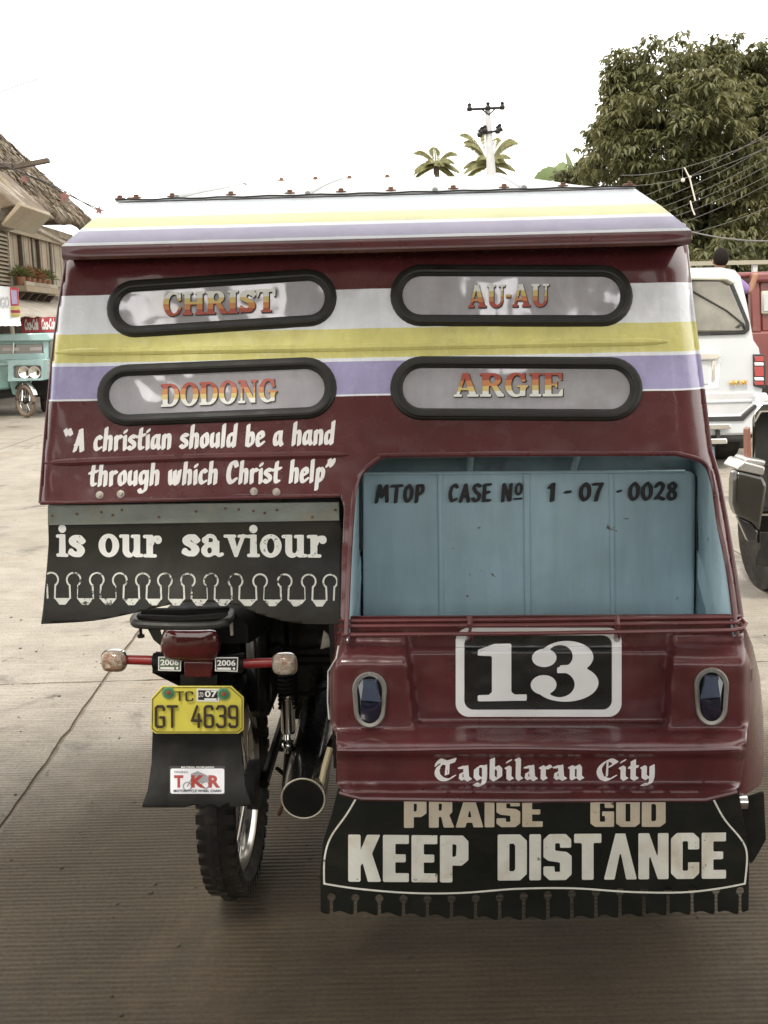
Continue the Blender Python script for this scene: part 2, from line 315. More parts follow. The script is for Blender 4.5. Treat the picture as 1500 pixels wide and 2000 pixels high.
# flat-brush script (the motto): slanted chisel nib
FONTS['brush'] = dict(nib=(.055, .035, .035), gap=.055, g={
 '"': (.42, [('S', [(.04, .98), (.10, .86), (.14, .76)]), ('S', [(.24, .98), (.30, .86), (.34, .76)])]),
 'q': (.42, [('S', [(.14, 1), (.14, .88), (.04, .72)]), ('S', [(.34, 1), (.34, .88), (.24, .72)])]),
 'A': (.60, [('L', [(.10, .0), (.36, .95)]), ('L', [(.36, .95), (.46, 0)], (.07, .03, .04)), ('L', [(.14, .30), (.42, .33)])]),
 'c': (.42, [('S', [(.36, .54), (.22, .62), (.10, .42), (.10, .16), (.20, .03), (.36, .10)])]),
 'h': (.50, [('L', [(.14, 1.0), (.10, .0)]), ('S', [(.12, .44), (.26, .60), (.38, .52), (.38, .0)])]),
 'r': (.40, [('L', [(.10, .60), (.12, .0)]), ('S', [(.13, .40), (.24, .60), (.36, .56)])]),
 'i': (.22, [('L', [(.10, .60), (.12, .0)]), ('L', [(.10, .80), (.13, .86)])]),
 's': (.40, [('S', [(.34, .56), (.16, .60), (.08, .44), (.30, .26), (.30, .08), (.16, .02), (.04, .10)])]),
 't': (.38, [('S', [(.18, .92), (.14, .3), (.18, .04), (.30, .04)]), ('L', [(.02, .58), (.36, .64)])]),
 'a': (.50, [('S', [(.34, .58), (.16, .56), (.08, .30), (.12, .06), (.26, .06), (.36, .28)]), ('S', [(.38, .60), (.36, .20), (.44, .0)])]),
 'n': (.50, [('L', [(.10, .60), (.10, .0)]), ('S', [(.12, .42), (.24, .60), (.38, .52), (.38, .0)])]),
 'o': (.46, [('S', [(.24, .60), (.10, .44), (.10, .14), (.22, .02), (.36, .16), (.36, .46)], ), ('S', [(.36, .46), (.30, .60), (.24, .60)])]),
 'u': (.50, [('S', [(.10, .60), (.08, .20), (.18, .03), (.36, .20)]), ('L', [(.38, .60), (.40, .0)])]),
 'l': (.24, [('L', [(.12, 1.0), (.10, .0)])]),
 'd': (.50, [('S', [(.32, .56), (.14, .54), (.08, .28), (.12, .04), (.26, .06), (.36, .24)]), ('L', [(.42, 1.0), (.38, .0)])]),
 'b': (.48, [('L', [(.12, .95), (.10, .06)]), ('S', [(.10, .06), (.26, .02), (.38, .20), (.36, .5), (.24, .58), (.12, .40)])]),
 'e': (.44, [('S', [(.12, .30), (.34, .40), (.32, .58), (.18, .60), (.08, .36), (.12, .06), (.24, .02), (.38, .14)])]),
 'g': (.50, [('S', [(.36, .56), (.16, .58), (.08, .34), (.14, .08), (.28, .10), (.38, .30)]), ('S', [(.40, .60), (.40, .0), (.34, -.28), (.14, -.34), (.06, -.24)])]),
 'w': (.66, [('S', [(.08, .60), (.10, .14), (.18, .02), (.30, .20), (.32, .58)]), ('S', [(.32, .3), (.36, .04), (.48, .06), (.56, .60)])]),
 'p': (.48, [('L', [(.12, .60), (.08, -.36)]), ('S', [(.12, .42), (.26, .60), (.38, .46), (.34, .16), (.22, .02), (.12, .12)])]),
 'C': (.56, [('S', [(.48, .78), (.38, .98), (.20, .88), (.10, .54), (.12, .18), (.26, .02), (.46, .18)], (.06, .03, .045))]),
 ' ': (.34, [])})
# thick brush capitals (permit number)
FONTS['show'] = dict(nib=(.045, .02, .06), gap=.10, g={
 'M': (.78, [('L', [(.06, 0), (.20, .96)]), ('L', [(.22, .92), (.36, .30)]), ('L', [(.36, .30), (.58, .94)]), ('L', [(.60, .94), (.66, .04)])]),
 'T': (.60, [('L', [(.04, .92), (.58, .94)]), ('L', [(.32, .92), (.28, .0)])]),
 'O': (.56, [('S', [(.30, .96), (.12, .70), (.10, .28), (.26, .03), (.44, .26), (.46, .70), (.30, .96)])]),
 'P': (.54, [('L', [(.14, .94), (.10, .0)]), ('S', [(.14, .92), (.40, .92), (.44, .66), (.32, .46), (.14, .44)])]),
 'C': (.54, [('S', [(.46, .82), (.32, .96), (.14, .76), (.08, .38), (.20, .05), (.42, .14)])]),
 'A': (.62, [('L', [(.06, .0), (.32, .96)]), ('L', [(.32, .96), (.52, .0)]), ('L', [(.16, .30), (.46, .32)])]),
 'S': (.50, [('S', [(.44, .86), (.24, .97), (.10, .78), (.22, .54), (.42, .36), (.36, .08), (.18, .03), (.05, .16)])]),
 'E': (.50, [('L', [(.12, .94), (.10, .03)]), ('L', [(.12, .94), (.44, .96)]), ('L', [(.12, .50), (.38, .52)]), ('L', [(.10, .04), (.44, .05)])]),
 'N': (.64, [('L', [(.08, .0), (.12, .96)]), ('L', [(.14, .92), (.48, .06)]), ('L', [(.50, .04), (.54, .96)])]),
 'o': (.52, [('S', [(.26, 1.0), (.12, .80), (.14, .48), (.30, .38), (.42, .60), (.40, .90), (.26, 1.0)], (.03, .01, .05)), ('L', [(.04, .12), (.48, .14)], (0, 0, .05))]),
 '1': (.30, [('L', [(.18, .96), (.16, .0)]), ('L', [(.04, .76), (.18, .94)])]),
 '-': (.36, [('L', [(.06, .48), (.28, .50)])]), '.': (.26, [('L', [(.08, .50), (.12, .52)])]),
 '0': (.58, [('S', [(.30, .97), (.10, .70), (.10, .26), (.28, .02), (.48, .28), (.48, .72), (.30, .97)])]),
 '7': (.54, [('L', [(.04, .92), (.46, .94)]), ('S', [(.46, .92), (.30, .5), (.20, .0)])]),
 '2': (.56, [('S', [(.08, .76), (.24, .98), (.44, .82), (.38, .52), (.10, .08)]), ('S', [(.10, .08), (.30, .12), (.50, .02)])]),
 '8': (.56, [('S', [(.28, .97), (.12, .80), (.20, .58), (.42, .40), (.44, .14), (.28, .02), (.10, .16), (.14, .40), (.36, .58), (.44, .80), (.28, .97)])]),
 ' ': (.42, [])})
# old church lettering
FONTS['church'] = dict(nib=(.085, .055, .022), gap=.03, g={
 'T': (.92, [('S', [(.10, .78), (.28, .94), (.52, .86), (.86, .98)], (.03, .09, .03)), ('S', [(.40, .84), (.20, .62), (.16, .32), (.34, .06), (.62, .04), (.82, .20)]), ('L', [(.54, .84), (.50, .26)], (.03, .02, .02)), ('L', [(.62, .84), (.60, .30)], (.02, .02, .015))]),
 'a': (.60, [('L', [(.12, .58), (.30, .66)], (.06, .0, .04)), ('L', [(.34, .66), (.38, .10), (.50, .0)]), ('L', [(.34, .42), (.16, .32), (.14, .12), (.24, .02), (.38, .12)], (.055, .035, .02))]),
 'g': (.60, [('L', [(.26, .66), (.14, .54), (.14, .18), (.26, .04), (.40, .14)]), ('L', [(.26, .66), (.44, .66)], (.02, .04, .02)), ('S', [(.46, .68), (.46, -.02), (.34, -.26), (.10, -.20)])]),
 'b': (.60, [('L', [(.14, 1.02), (.14, .12), (.28, .0), (.44, .14), (.44, .50), (.32, .64), (.18, .54)]), ('L', [(.08, 1.0), (.2, .96)], (.04, .03, .02))]),
 'i': (.34, [('L', [(.10, .62), (.18, .56), (.18, .12), (.28, .02)]), ('L', [(.15, .88), (.20, .94)])]),
 'l': (.34, [('L', [(.12, 1.02), (.18, .94), (.18, .12), (.28, .02)])]),
 'r': (.50, [('L', [(.10, .62), (.18, .56), (.18, .10), (.26, .02)]), ('L', [(.20, .46), (.36, .66), (.44, .56)])]),
 'n': (.66, [('L', [(.10, .62), (.18, .56), (.18, .10), (.24, .02)]), ('L', [(.20, .48), (.38, .66), (.46, .54), (.46, .12), (.56, .02)])]),
 'C': (.92, [('S', [(.82, .86), (.60, .98), (.36, .82), (.20, .50), (.30, .14), (.56, .02), (.80, .18)]), ('L', [(.52, .90), (.50, .20)], (.025, .02, .02)), ('L', [(.62, .66), (.86, .86)], (.05, .03, .03))]),
 't': (.44, [('L', [(.20, .92), (.20, .12), (.32, .02)]), ('L', [(.04, .60), (.38, .64)], (.02, .04, .03))]),
 'y': (.62, [('L', [(.10, .62), (.16, .56), (.16, .16), (.28, .04), (.42, .14)]), ('S', [(.46, .66), (.46, .06), (.36, -.22), (.12, -.24)])]),
 ' ': (.4, [])})
# heavy stencil-like gothic capitals (mud flap)
FONTS['gothic'] = dict(nib=(0, 0, .1), gap=.05, g={
 'P': (.56, [('P', [(0, 0), (.24, 0), (.24, .36), (.42, .36), (.55, .48), (.55, .88), (.44, 1), (0, 1)]), ('-P', [(.24, .54), (.31, .56), (.32, .80), (.24, .82)])]),
 'R': (.60, [('P', [(0, 0), (.24, 0), (.24, .36), (.30, .36), (.36, 0), (.62, 0), (.50, .42), (.57, .52), (.57, .88), (.46, 1), (0, 1)]), ('-P', [(.24, .56), (.31, .58), (.32, .80), (.24, .82)])]),
 'A': (.66, [('P', [(0, 0), (.22, 1), (.46, 1), (.68, 0), (.44, 0), (.41, .16), (.27, .16), (.24, 0)]), ('-P', [(.30, .34), (.39, .34), (.345, .64)])]),
 'L': (.5, []),
 'I': (.24, [('R', 0, 0, .24, 1)]),
 'S': (.58, [('P', [(.0, .12), (.12, 0), (.46, 0), (.58, .12), (.58, .52), (.48, .61), (.24, .64), (.24, .80), (.34, .80), (.34, .70), (.57, .70), (.57, .88), (.46, 1), (.12, 1), (0, .88), (0, .50), (.10, .42), (.34, .38), (.34, .18), (.23, .18), (.23, .30), (0, .30)])]),
 'E': (.50, [('P', [(0, 0), (.50, 0), (.50, .19), (.24, .19), (.24, .42), (.44, .42), (.44, .59), (.24, .59), (.24, .81), (.50, .81), (.50, 1), (0, 1)])]),
 'G': (.60, [('P', [(.12, 0), (.60, 0), (.60, .54), (.30, .54), (.30, .38), (.37, .38), (.37, .18), (.24, .18), (.24, .82), (.36, .82), (.36, .66), (.59, .66), (.59, .88), (.47, 1), (.12, 1), (0, .88), (0, .12)])]),
 'O': (.60, [('P', [(.12, 0), (.48, 0), (.60, .12), (.60, .88), (.48, 1), (.12, 1), (0, .88), (0, .12)]), ('-P', [(.24, .19), (.36, .19), (.36, .81), (.24, .81)])]),
 'D': (.60, [('P', [(0, 0), (.46, 0), (.60, .14), (.60, .86), (.46, 1), (0, 1)]), ('-P', [(.24, .2), (.33, .2), (.36, .25), (.36, .75), (.33, .8), (.24, .8)])]),
 'K': (.62, [('P', [(0, 0), (.24, 0), (.24, .34), (.28, .40), (.38, 0), (.64, 0), (.46, .60), (.62, 1), (.36, 1), (.24, .66), (.24, 1), (0, 1)])]),
 'T': (.56, [('P', [(.16, 0), (.40, 0), (.40, .80), (.56, .80), (.56, 1), (0, 1), (0, .80), (.16, .80)])]),
 'V': (.66, [('P', [(.0, 0), (.22, 0), (.34, .62), (.46, 0), (.68, 0), (.44, 1), (.24, 1)])]),   # the A without its bar
 'N': (.62, [('P', [(0, 0), (.22, 0), (.22, .56), (.40, 0), (.62, 0), (.62, 1), (.40, 1), (.40, .46), (.22, 1), (0, 1)])]),
 'C': (.58, [('P', [(.12, 0), (.46, 0), (.58, .12), (.58, .36), (.35, .36), (.35, .18), (.24, .18), (.24, .82), (.35, .82), (.35, .64), (.58, .64), (.58, .88), (.46, 1), (.12, 1), (0, .88), (0, .12)])]),
 ' ': (.5, [])})
# pressed number-plate characters
pn = (0, 0, .075)
FONTS['plate'] = dict(nib=pn, gap=.17, g={
 'G': (.44, [('L', [(.42, .82), (.42, .90), (.34, 1), (.10, 1), (.02, .92), (.02, .08), (.10, 0), (.34, 0), (.42, .08), (.42, .46), (.24, .46)])]),
 'T': (.46, [('L', [(0, 1), (.46, 1)]), ('L', [(.23, 1), (.23, 0)])]),
 'C': (.44, [('L', [(.42, .78), (.42, .90), (.34, 1), (.10, 1), (.02, .92), (.02, .08), (.10, 0), (.34, 0), (.42, .08), (.42, .22)])]),
 '4': (.46, [('L', [(.26, 1), (0, .30), (.46, .30)]), ('L', [(.34, .60), (.34, 0)])]),
 '6': (.44, [('L', [(.40, .86), (.40, .92), (.34, 1), (.10, 1), (.02, .92), (.02, .08), (.10, 0), (.34, 0), (.42, .08), (.42, .48), (.34, .56), (.02, .56)])]),
 '3': (.44, [('L', [(.02, .88), (.10, 1), (.34, 1), (.42, .92), (.42, .60), (.34, .53), (.18, .53)]), ('L', [(.34, .53), (.42, .44), (.42, .08), (.34, 0), (.10, 0), (.02, .12)])]),
 '9': (.44, [('L', [(.04, .14), (.04, .08), (.10, 0), (.34, 0), (.42, .08), (.42, .92), (.34, 1), (.10, 1), (.02, .92), (.02, .52), (.10, .44), (.42, .44)])]),
 ' ': (.42, [])})
def text_mesh(font, s, p0, p1, hpx, surf, slant=0., res=30, fat=0., dx=0, dy=0, mb=None):
    """characters from baseline point p0 to p1 (photo measure on the panel) laid on surf"""
    F = FONTS[font]; nib = F['nib']; gap = F['gap']; x = 0; pos = []
    for ch in s:
        pos.append(x); x += F['g'][ch][0] + gap
    total = x - gap; sx = (p1[0] - p0[0]) / total; mb = mb or MB()
    for ch, gx in zip(s, pos):
        wd, ops = F['g'][ch]
        if not ops: continue
        st = 1.0 / res; xs = np.arange(-.2, wd + .25, st); ys = np.arange(-.42, 1.52, st); X, Y = np.meshgrid(xs, ys)
        V, Fc = march(glyph_field(ops, nib, X, Y) - fat, xs, ys)
        P = []
        for a, b in V:
            px = p0[0] + (gx + a) * sx + slant * b * hpx + dx; tt = (px - p0[0]) / (p1[0] - p0[0])
            P.append(surf(px, p0[1] + (p1[1] - p0[1]) * tt - b * hpx + dy))
        mb.add(P, Fc)
    return mb
def font_mesh(s, p0, p1, hpx, surf, bold=.02, mb=None):
    """small print from Blender's own built-in typeface"""
    cu = bpy.data.curves.new('print', 'FONT'); cu.body = s; cu.size = 1; cu.offset = bold; cu.resolution_u = 3
    ob = bpy.data.objects.new('print', cu); COL.objects.link(ob); dg = bpy.context.evaluated_depsgraph_get()
    me = bpy.data.meshes.new_from_object(ob.evaluated_get(dg)); vs = [v.co.copy() for v in me.vertices]; fs = [tuple(p.vertices) for p in me.polygons]
    bpy.data.objects.remove(ob); bpy.data.meshes.remove(me); bpy.data.curves.remove(cu); mb = mb or MB()
    if not vs: return mb
    x0 = min(v.x for v in vs); x1 = max(v.x for v in vs); y1 = max(v.y for v in vs); y0 = min(v.y for v in vs)
    for v in vs:
        t = (v.x - x0) / (x1 - x0); v.x, v.y = p0[0] + (p1[0] - p0[0]) * t, p0[1] + (p1[1] - p0[1]) * t - (v.y - 0) / y1 * hpx
    return mb.add([surf(v.x, v.y) for v in vs], fs)
# ------------------------------------------------------------------ colours
MAROON = (.094, .021, .023); WHITE = (.85, .88, .93); YELLOW = (.74, .69, .25); LAV = (.39, .36, .58); PBLUE = (.62, .66, .69); TEAL = (.36, .51, .58)
def zu(px, py): return T(px, py, UA, UB).z
UB = .36; UA = .16 - .36 * 1.70
m_maroon = mat('maroon_paint', MAROON, .30, coat=.3, var=.3, vs=5, streak=.22, dirt=(.13, .060, .052), ds=3.5, dlo=.55, dhi=1.0, chip=(.35, .28, .25), cs=90, clo=.78, chi=.80)
zs = [zu(740, y) for y in (776, 770, 705, 700, 644, 564)]
m_skin = mat('striped_body_paint', MAROON, .26, coat=.4, var=.22, vs=4, streak=.14, dirt=(.14, .07, .06), ds=3.5, dlo=.58, dhi=1.05, chip=(.30, .24, .2), cs=110, clo=.79, chi=.81,
             bands=(.8, 1.8, [(.8, MAROON), (zs[0], WHITE), (zs[1], LAV), (zs[2], WHITE), (zs[3], YELLOW), (zs[4], WHITE), (zs[5], MAROON)]))
m_black = mat('black_rubber', (.010, .0095, .008), .6, var=.3, vs=20, dirt=(.035, .032, .026), ds=9, dlo=.5, dhi=.9, bump=.15, spec=.3)
m_gasket = mat('window_rubber', (.010, .009, .006), .5, var=.3, vs=14)
m_glass = mat('grey_film_glass', (.52, .51, .55), .07, .18, coat=1., var=.2, vs=5, streak=.12, dirt=(.34, .33, .33), ds=6, dlo=.45, dhi=.8)
m_teal = mat('pale_teal_paint', TEAL, .42, var=.25, vs=3, streak=.12, dirt=(.25, .35, .34), ds=2.2, dlo=.5, dhi=.85, chip=(.12, .08, .06), cs=30, clo=.72, chi=.74, bump=.12, bs=12)
m_alu = mat('weathered_aluminium', (.26, .29, .26), .45, .35, var=.3, vs=12, dirt=(.32, .22, .13), ds=7, dlo=.5, dhi=.85, bump=.2)
m_chrome = mat('chrome', (.75, .74, .72), .10, 1., var=.1)
m_rust = mat('rusty_steel', (.20, .10, .06), .7, .3, var=.4, vs=60)
m_bolt = mat('zinc_bolt', (.42, .38, .33), .45, .6, var=.4, vs=60)
m_vinyl = mat('black_vinyl', (.014, .014, .012), .5, var=.3, vs=9, dirt=(.050, .042, .028), ds=4, dlo=.40, dhi=.85, bump=.15, bs=30, spec=.3)
m_wht = mat('white_sign_paint', (.80, .78, .77), .4, var=.12, vs=30, chip=(.30, .14, .14), cs=40, clo=.68, chi=.80)
m_whtflap = mat('worn_white_paint', (.86, .86, .82), .5, var=.12, vs=20, chip=(.05, .045, .04), cs=110, clo=.66, chi=.72)
m_whtlow = mat('chipped_cream_paint', (.84, .83, .74), .5, var=.2, vs=9, dirt=(.50, .36, .24), ds=5, dlo=.5, dhi=.8, chip=(.06, .045, .03), cs=70, clo=.68, chi=.74)
m_ink = mat('black_sign_paint', (.012, .012, .014), .4, var=.1)
m_bodyblack = mat('black_enamel', (.010, .010, .010), .25, coat=.4, var=.2)
m_dark = mat('greasy_black_metal', (.010, .009, .008), .5, .0, var=.4, vs=14, dirt=(.03, .024, .018), ds=10, spec=.3)
# ------------------------------------------------------------------ the tricycle
trike = empty('motor_tricycle', TO, -TY, 'maroon motorcycle taxi with striped roof, sidecar and number 13, seen from behind', 'tricycle')
def pc(fr, x): return float(np.interp(x, [a for a, _ in fr], [b for _, b in fr]))
XR = [(440, 1336), (480, 1340), (600, 1352), (720, 1368), (800, 1378), (880, 1388), (930, 1403), (1010, 1418), (1130, 1438), (1215, 1450)]
XL = [(440, 137), (500, 131), (580, 118), (680, 104), (830, 90), (982, 77), (1215, 60)]
def upper(px, py, off=0.):
    xr = pc(XR, py); e = 0
    if px > xr - 62:
        t = min(.97, (px - xr + 62) / 66); e += .085 * (1 - math.sqrt(max(0, 1 - t * t)))
    xl = pc(XL, py)
    if px < xl + 16 and py < 990: t = min(1, (xl + 16 - px) / 16); e += .018 * (1 - math.sqrt(max(0, 1 - t * t)))
    if py < 530: e += .05 * ((530 - py) / 60) ** 2
    e += .0028 * mnoise.noise(Vector((px / 95., py / 70., 3.1))) + .0010 * mnoise.noise(Vector((px / 30., py / 30., 9.)))   # beaten sheet metal
    return T(px, py, UA + e + off, UB)
def uoff(o): return lambda x, y: upper(x, y, -o)
open_poly = smoothpath([(676, 1240), (683, 1080), (692, 965), (708, 922), (742, 894)], 6)[:-1] + smoothpath([(742, 894), (800, 889), (1320, 886)], 4)[:-1] + smoothpath([(1320, 886), (1372, 902), (1392, 940), (1404, 1020), (1422, 1110), (1439, 1240)], 6)
outer = [(137, 470), (1340, 450), (1340, 480), (1352, 600), (1368, 720), (1378, 800), (1388, 880), (1403, 930), (1418, 1010), (1438, 1130), (1449, 1207),
         (665, 1212), (668, 1080), (672, 990), (664, 966), (78, 983), (90, 830), (104, 680), (118, 580), (131, 500)]
WIN = {  # name: stadium corners x0,x1, centre heights left/right, half height (outer)
 'CHRIST': (209, 657, 600, 585, 60), 'AUAU': (763, 1235, 579, 578, 62), 'DODONG': (190, 657, 768, 765, 66), 'ARGIE': (763, 1254, 760, 757, 64)}
def stadium(X, Y, W_, shrink=0.):
    x0, x1, ya, yb, hh = W_; r = hh - shrink; xa, xb = x0 + hh, x1 - hh
    tt = (X - xa) / (xb - xa); yc = ya + (yb - ya) * np.clip(tt, -.2, 1.2)
    return np.maximum(sd_seg(X, Y, xa, ya + (yb - ya) * 0, xb, yb) - r, -1e9)
# tilt of the left windows comes from end heights
WIN['CHRIST'] = (209, 657, 603, 582, 56); WIN['DODONG'] = (190, 657, 772, 758, 60); WIN['AUAU'] = (763, 1235, 577, 578, 60); WIN['ARGIE'] = (763, 1254, 758, 760, 62)
def skin_fn(X, Y):
    F = sd_poly(X, Y, outer); F = np.maximum(F, -sd_poly(X, Y, open_poly))
    for k in WIN: F = np.maximum(F, -stadium(X, Y, WIN[k], 12))
    return F
skin = sheet(skin_fn, (60, 440, 1460, 1230), 7, upper).build('rear_panel', m_skin, trike, flip=None, solid=-.006, smooth=50)
# pressed ribs
def rib(pts, name, m, r=.009, surf=upper, lift=.0):
    P = [surf(x, y) for x, y in dens(pts, 25)]
    n = len(P); return MB().tube(P, [r * min(1, .3 + min(i, n - 1 - i) * .5) for i in range(n)], 8, ell=(1, .8)).build(name, m, trike)
for yy in (0,): rib([(109, 689), (640, 680), (1304, 667)], 'pressed_rib', m_skin)
rib([(87, 905), (400, 893), (680, 888)], 'pressed_rib', m_maroon)
# opening trim
tr = [upper(x, y, -.003) for x, y in open_poly]
MB().tube(tr, .0055, 8).build('opening_edge', m_maroon, trike)
MB().tube([upper(x, y, -.002) for x, y in dens([(80, 983), (664, 968)], 30)], .004, 8).build('panel_hem', m_maroon, trike)
MB().tube([upper(x, y, -.001) for x, y in dens([(78, 983), (90, 830), (104, 680), (118, 580), (131, 500)], 30)], .0035, 8).build('panel_hem', m_maroon, trike)
MB().tube([upper(x - 1.5, y, .0) for y, x in XR if y < 900], .006, 8).build('panel_hem', m_skin, trike)
MB().tube([upper(x - 1.5, y, .0) for y, x in XR if y >= 880], .006, 8).build('panel_hem', m_maroon, trike)
# windows with rubber frame, film glass and names
def band_mat(name, z0, z1, cols):
    st = [(z0 - .2, cols[0])] + [(z0 + (z1 - z0) * f, c) for f, c in zip((.22, .45, .70), cols[1:])]
    return mat(name, cols[0], .35, var=.06, bands=(z0 - .2, z1 + .2, st))
RED, ORG, YEL, WHT = (.40, .085, .055), (.58, .24, .09), (.68, .52, .20), (.80, .80, .74)
texts = {'CHRIST': ('CHRIST', (318, 617), (538, 609), 45, 0), 'AUAU': ('AU-AU', (914, 601), (1072, 598), 44, 0), 'DODONG': ('DODONG', (314, 795), (541, 784), 45, 1), 'ARGIE': ('ARGIE', (886, 775), (1100, 774), 46, 1)}
for k in WIN:
    x0, x1, ya, yb, hh = WIN[k]; r = hh - 11; xa, xb = x0 + hh, x1 - hh
    up = []
    for i in range(15): a = rad(90 + 180 * i / 14); up.append((xa + r * math.cos(a), ya - r * math.sin(a)))
    for i in range(1, 8): up.append((xa + (xb - xa) * i / 8, ya + (yb - ya) * i / 8 + r))
    for i in range(15): a = rad(-90 + 180 * i / 14); up.append((xb + r * math.cos(a), yb - r * math.sin(a)))
    for i in range(1, 8): up.append((xb + (xa - xb) * i / 8, yb + (ya - yb) * i / 8 - r))
    win = empty('window', (0, 0, 0), parent=trike)
    nrm = Vector((0, -1, .36)).normalized()
    MB().tube([upper(x, y, .0) for x, y in up], .0135, 12, closed=True, ell=(.75, 1), up=nrm).build('rubber_frame', m_gasket, win)
    MB().tube([upper(x, y, -.008) for x, y in up], .0062, 8, closed=True, ell=(.75, 1), up=nrm).build('filler_strip', m_gasket, win)
    sheet(lambda X, Y: stadium(X, Y, WIN[k], 14), (x0, ya - 90, x1, ya + 90), 9, uoff(-.002)).build('pane', m_glass, win, flip=None, solid=-.004, smooth=40)
    s, p0, p1, hp, rev = texts[k]; cx, cy = (p0[0] + p1[0]) / 2, (p0[1] + p1[1]) / 2
    z0 = upper(cx, cy).z; z1 = upper(cx, cy - hp).z
    cols = [WHT, YEL, ORG, RED] if rev else [RED, ORG, YEL, WHT]
    text_mesh('slab', s, p0, p1, hp, uoff(.0005), res=26, fat=.012, dx=1.4, dy=1.4).build('name_shadow', m_ink, win, flip=None)
    text_mesh('slab', s, p0, p1, hp, uoff(.0009), res=26).build('name_lettering', band_mat('name_paint_' + k.lower(), z0, z1, cols), win, flip=None)
# motto
text_mesh('brush', '"A christian should be a hand', (124, 881), (652, 866), 42, uoff(.0008), slant=.06, res=30, fat=.014).build('motto_lettering', m_wht, trike, flip=None)
text_mesh('brush', 'through which Christ helpq', (174, 948), (652, 940), 42, uoff(.0008), slant=.06, res=30, fat=.014).build('motto_lettering', m_wht, trike, flip=None)
for x, y in ((195, 968), (236, 966), (496, 961), (540, 962)):
    c = upper(x, y - 1); b = MB().lathe(c, (0, -1, .36), [(.0, 0), (.0085, 0), (.0085, .002), (.005, .0025), (.005, .007), (.0, .0075)], 16).build('bolt', m_bolt, trike)
# ------------------------------------------------------------------ roof
LY = .085                                        # drip edge depth
dl, dr = T(120, 477, LY), T(1350, 453, LY); zt = (dl.z + dr.z) / 2; dl.z = dr.z = zt
cl, cr = T(226, 394, .34), T(1241, 371, .34); zc = (cl.z + cr.z) / 2; cl.z = cr.z = zc
zr = [zt + (zc - zt) * f for f in (.05, .30, .37, .60, .68, .95)]
stops = [(zt - .3, WHITE), (zr[0], LAV), (zr[1], WHITE), (zr[2], YELLOW), (zr[3], WHITE), (zr[4], PBLUE), (zr[5], WHITE)]
stops[3] = (zr[2], (.72, .71, .43)); stops[1] = (zr[0], (.52, .50, .64))
m_roofband = mat('striped_roof_paint', WHITE, .55, spec=.2, streak=.08, var=.08, vs=5, bands=(zt - .3, zc + .3, stops))
m_rooftop = mat('white_roof_sheet', (.46, .47, .475), .6, spec=.2, var=.1, vs=6, dirt=(.5, .46, .40), ds=4, dlo=.6, dhi=.9)
FB = 1.95
rl, rr_ = T(700, 352, 1.35), T(860, 350, 1.35); zk = (rl.z + rr_.z) / 2; rl.z = rr_.z = zk
mb = MB()
def row(a, b, n=24): return [a.lerp(b, i / n) for i in range(n + 1)]
lo, hi = row(dl, dr), row(cl, cr)
mb.loft([lo, [p.lerp(q, .5) + Vector((0, 0, .004)) for p, q in zip(lo, hi)], hi], closed=False)
mb.build('roof_rear_slope', m_roofband, trike, solid=.004, smooth=40)
fl, fr = Vector((dl.x + .01, FB, zt)), Vector((dr.x - .01, FB, zt))
cfl, cfr = Vector((cl.x, FB - .25, zc)), Vector((cr.x, FB - .25, zc))
MB().add([dl, cl, cfl, fl], [(0, 1, 2, 3)]).build('roof_side_slope', m_roofband, trike, solid=.004)
MB().add([dr, cr, cfr, fr], [(0, 1, 2, 3)]).build('roof_side_slope', m_roofband, trike, solid=.004)
def topz(u, v):                                  # cambered top: u across 0..1, v along 0..1
    y = cl.y + (FB - .25 - cl.y) * v; vp = (rl.y - cl.y) / (FB - .25 - cl.y)
    c = (v / vp) * (1.12 - .12 * v / vp) if v < vp else math.cos((v - vp) / (1 - vp) * math.pi / 2)
    cam_ = max(0, 1 - (2 * u - 1) ** 8)
    return Vector((cl.x + (cr.x - cl.x) * u, y, zc + .006 + (zk - zc) * c * (.25 + .75 * cam_)))
mb = MB(); mb.loft([[topz(i / 30, j / 24) for i in range(31)] for j in range(25)], closed=False); mb.build('roof_top_sheet', m_rooftop, trike, solid=.004)
for u in (.12, .375, .62, .79):                     # standing seams
    MB().tube([topz(u, j / 20) + Vector((0, 0, .003)) for j in range(21)], .007, 8).build('roof_seam', m_rooftop, trike)
MB().tube([topz(i / 40, 0) + Vector((0, -.004, .0012 * math.sin(i * 1.7))) for i in range(41)], .0018, 6).build('roof_edge_seam', m_dark, trike)
def screw(p):
    return MB().lathe(p, (0, -.12, 1), [(0, -.004), (.013, -.003), (.013, 0), (.0065, .001), (.006, .006), (.0, .007)], 10).build('roof_screw', m_rust, trike)
sc0 = None
for px in (231, 264, 336, 453, 570, 671, 769, 891, 990, 1104, 1232):
    u = (px - 226) / (1241 - 226); p = topz(max(.004, min(.996, u)), .012) + Vector((0, 0, .006))
    screw(p)
for j in range(1, 9):
    for u in (.006, .994): screw(topz(u, j * .07) + Vector((0, 0, .006)))
for u in (.12, .22, .31, .40, .5): screw(topz(u, .70) + Vector((0, 0, .006)))
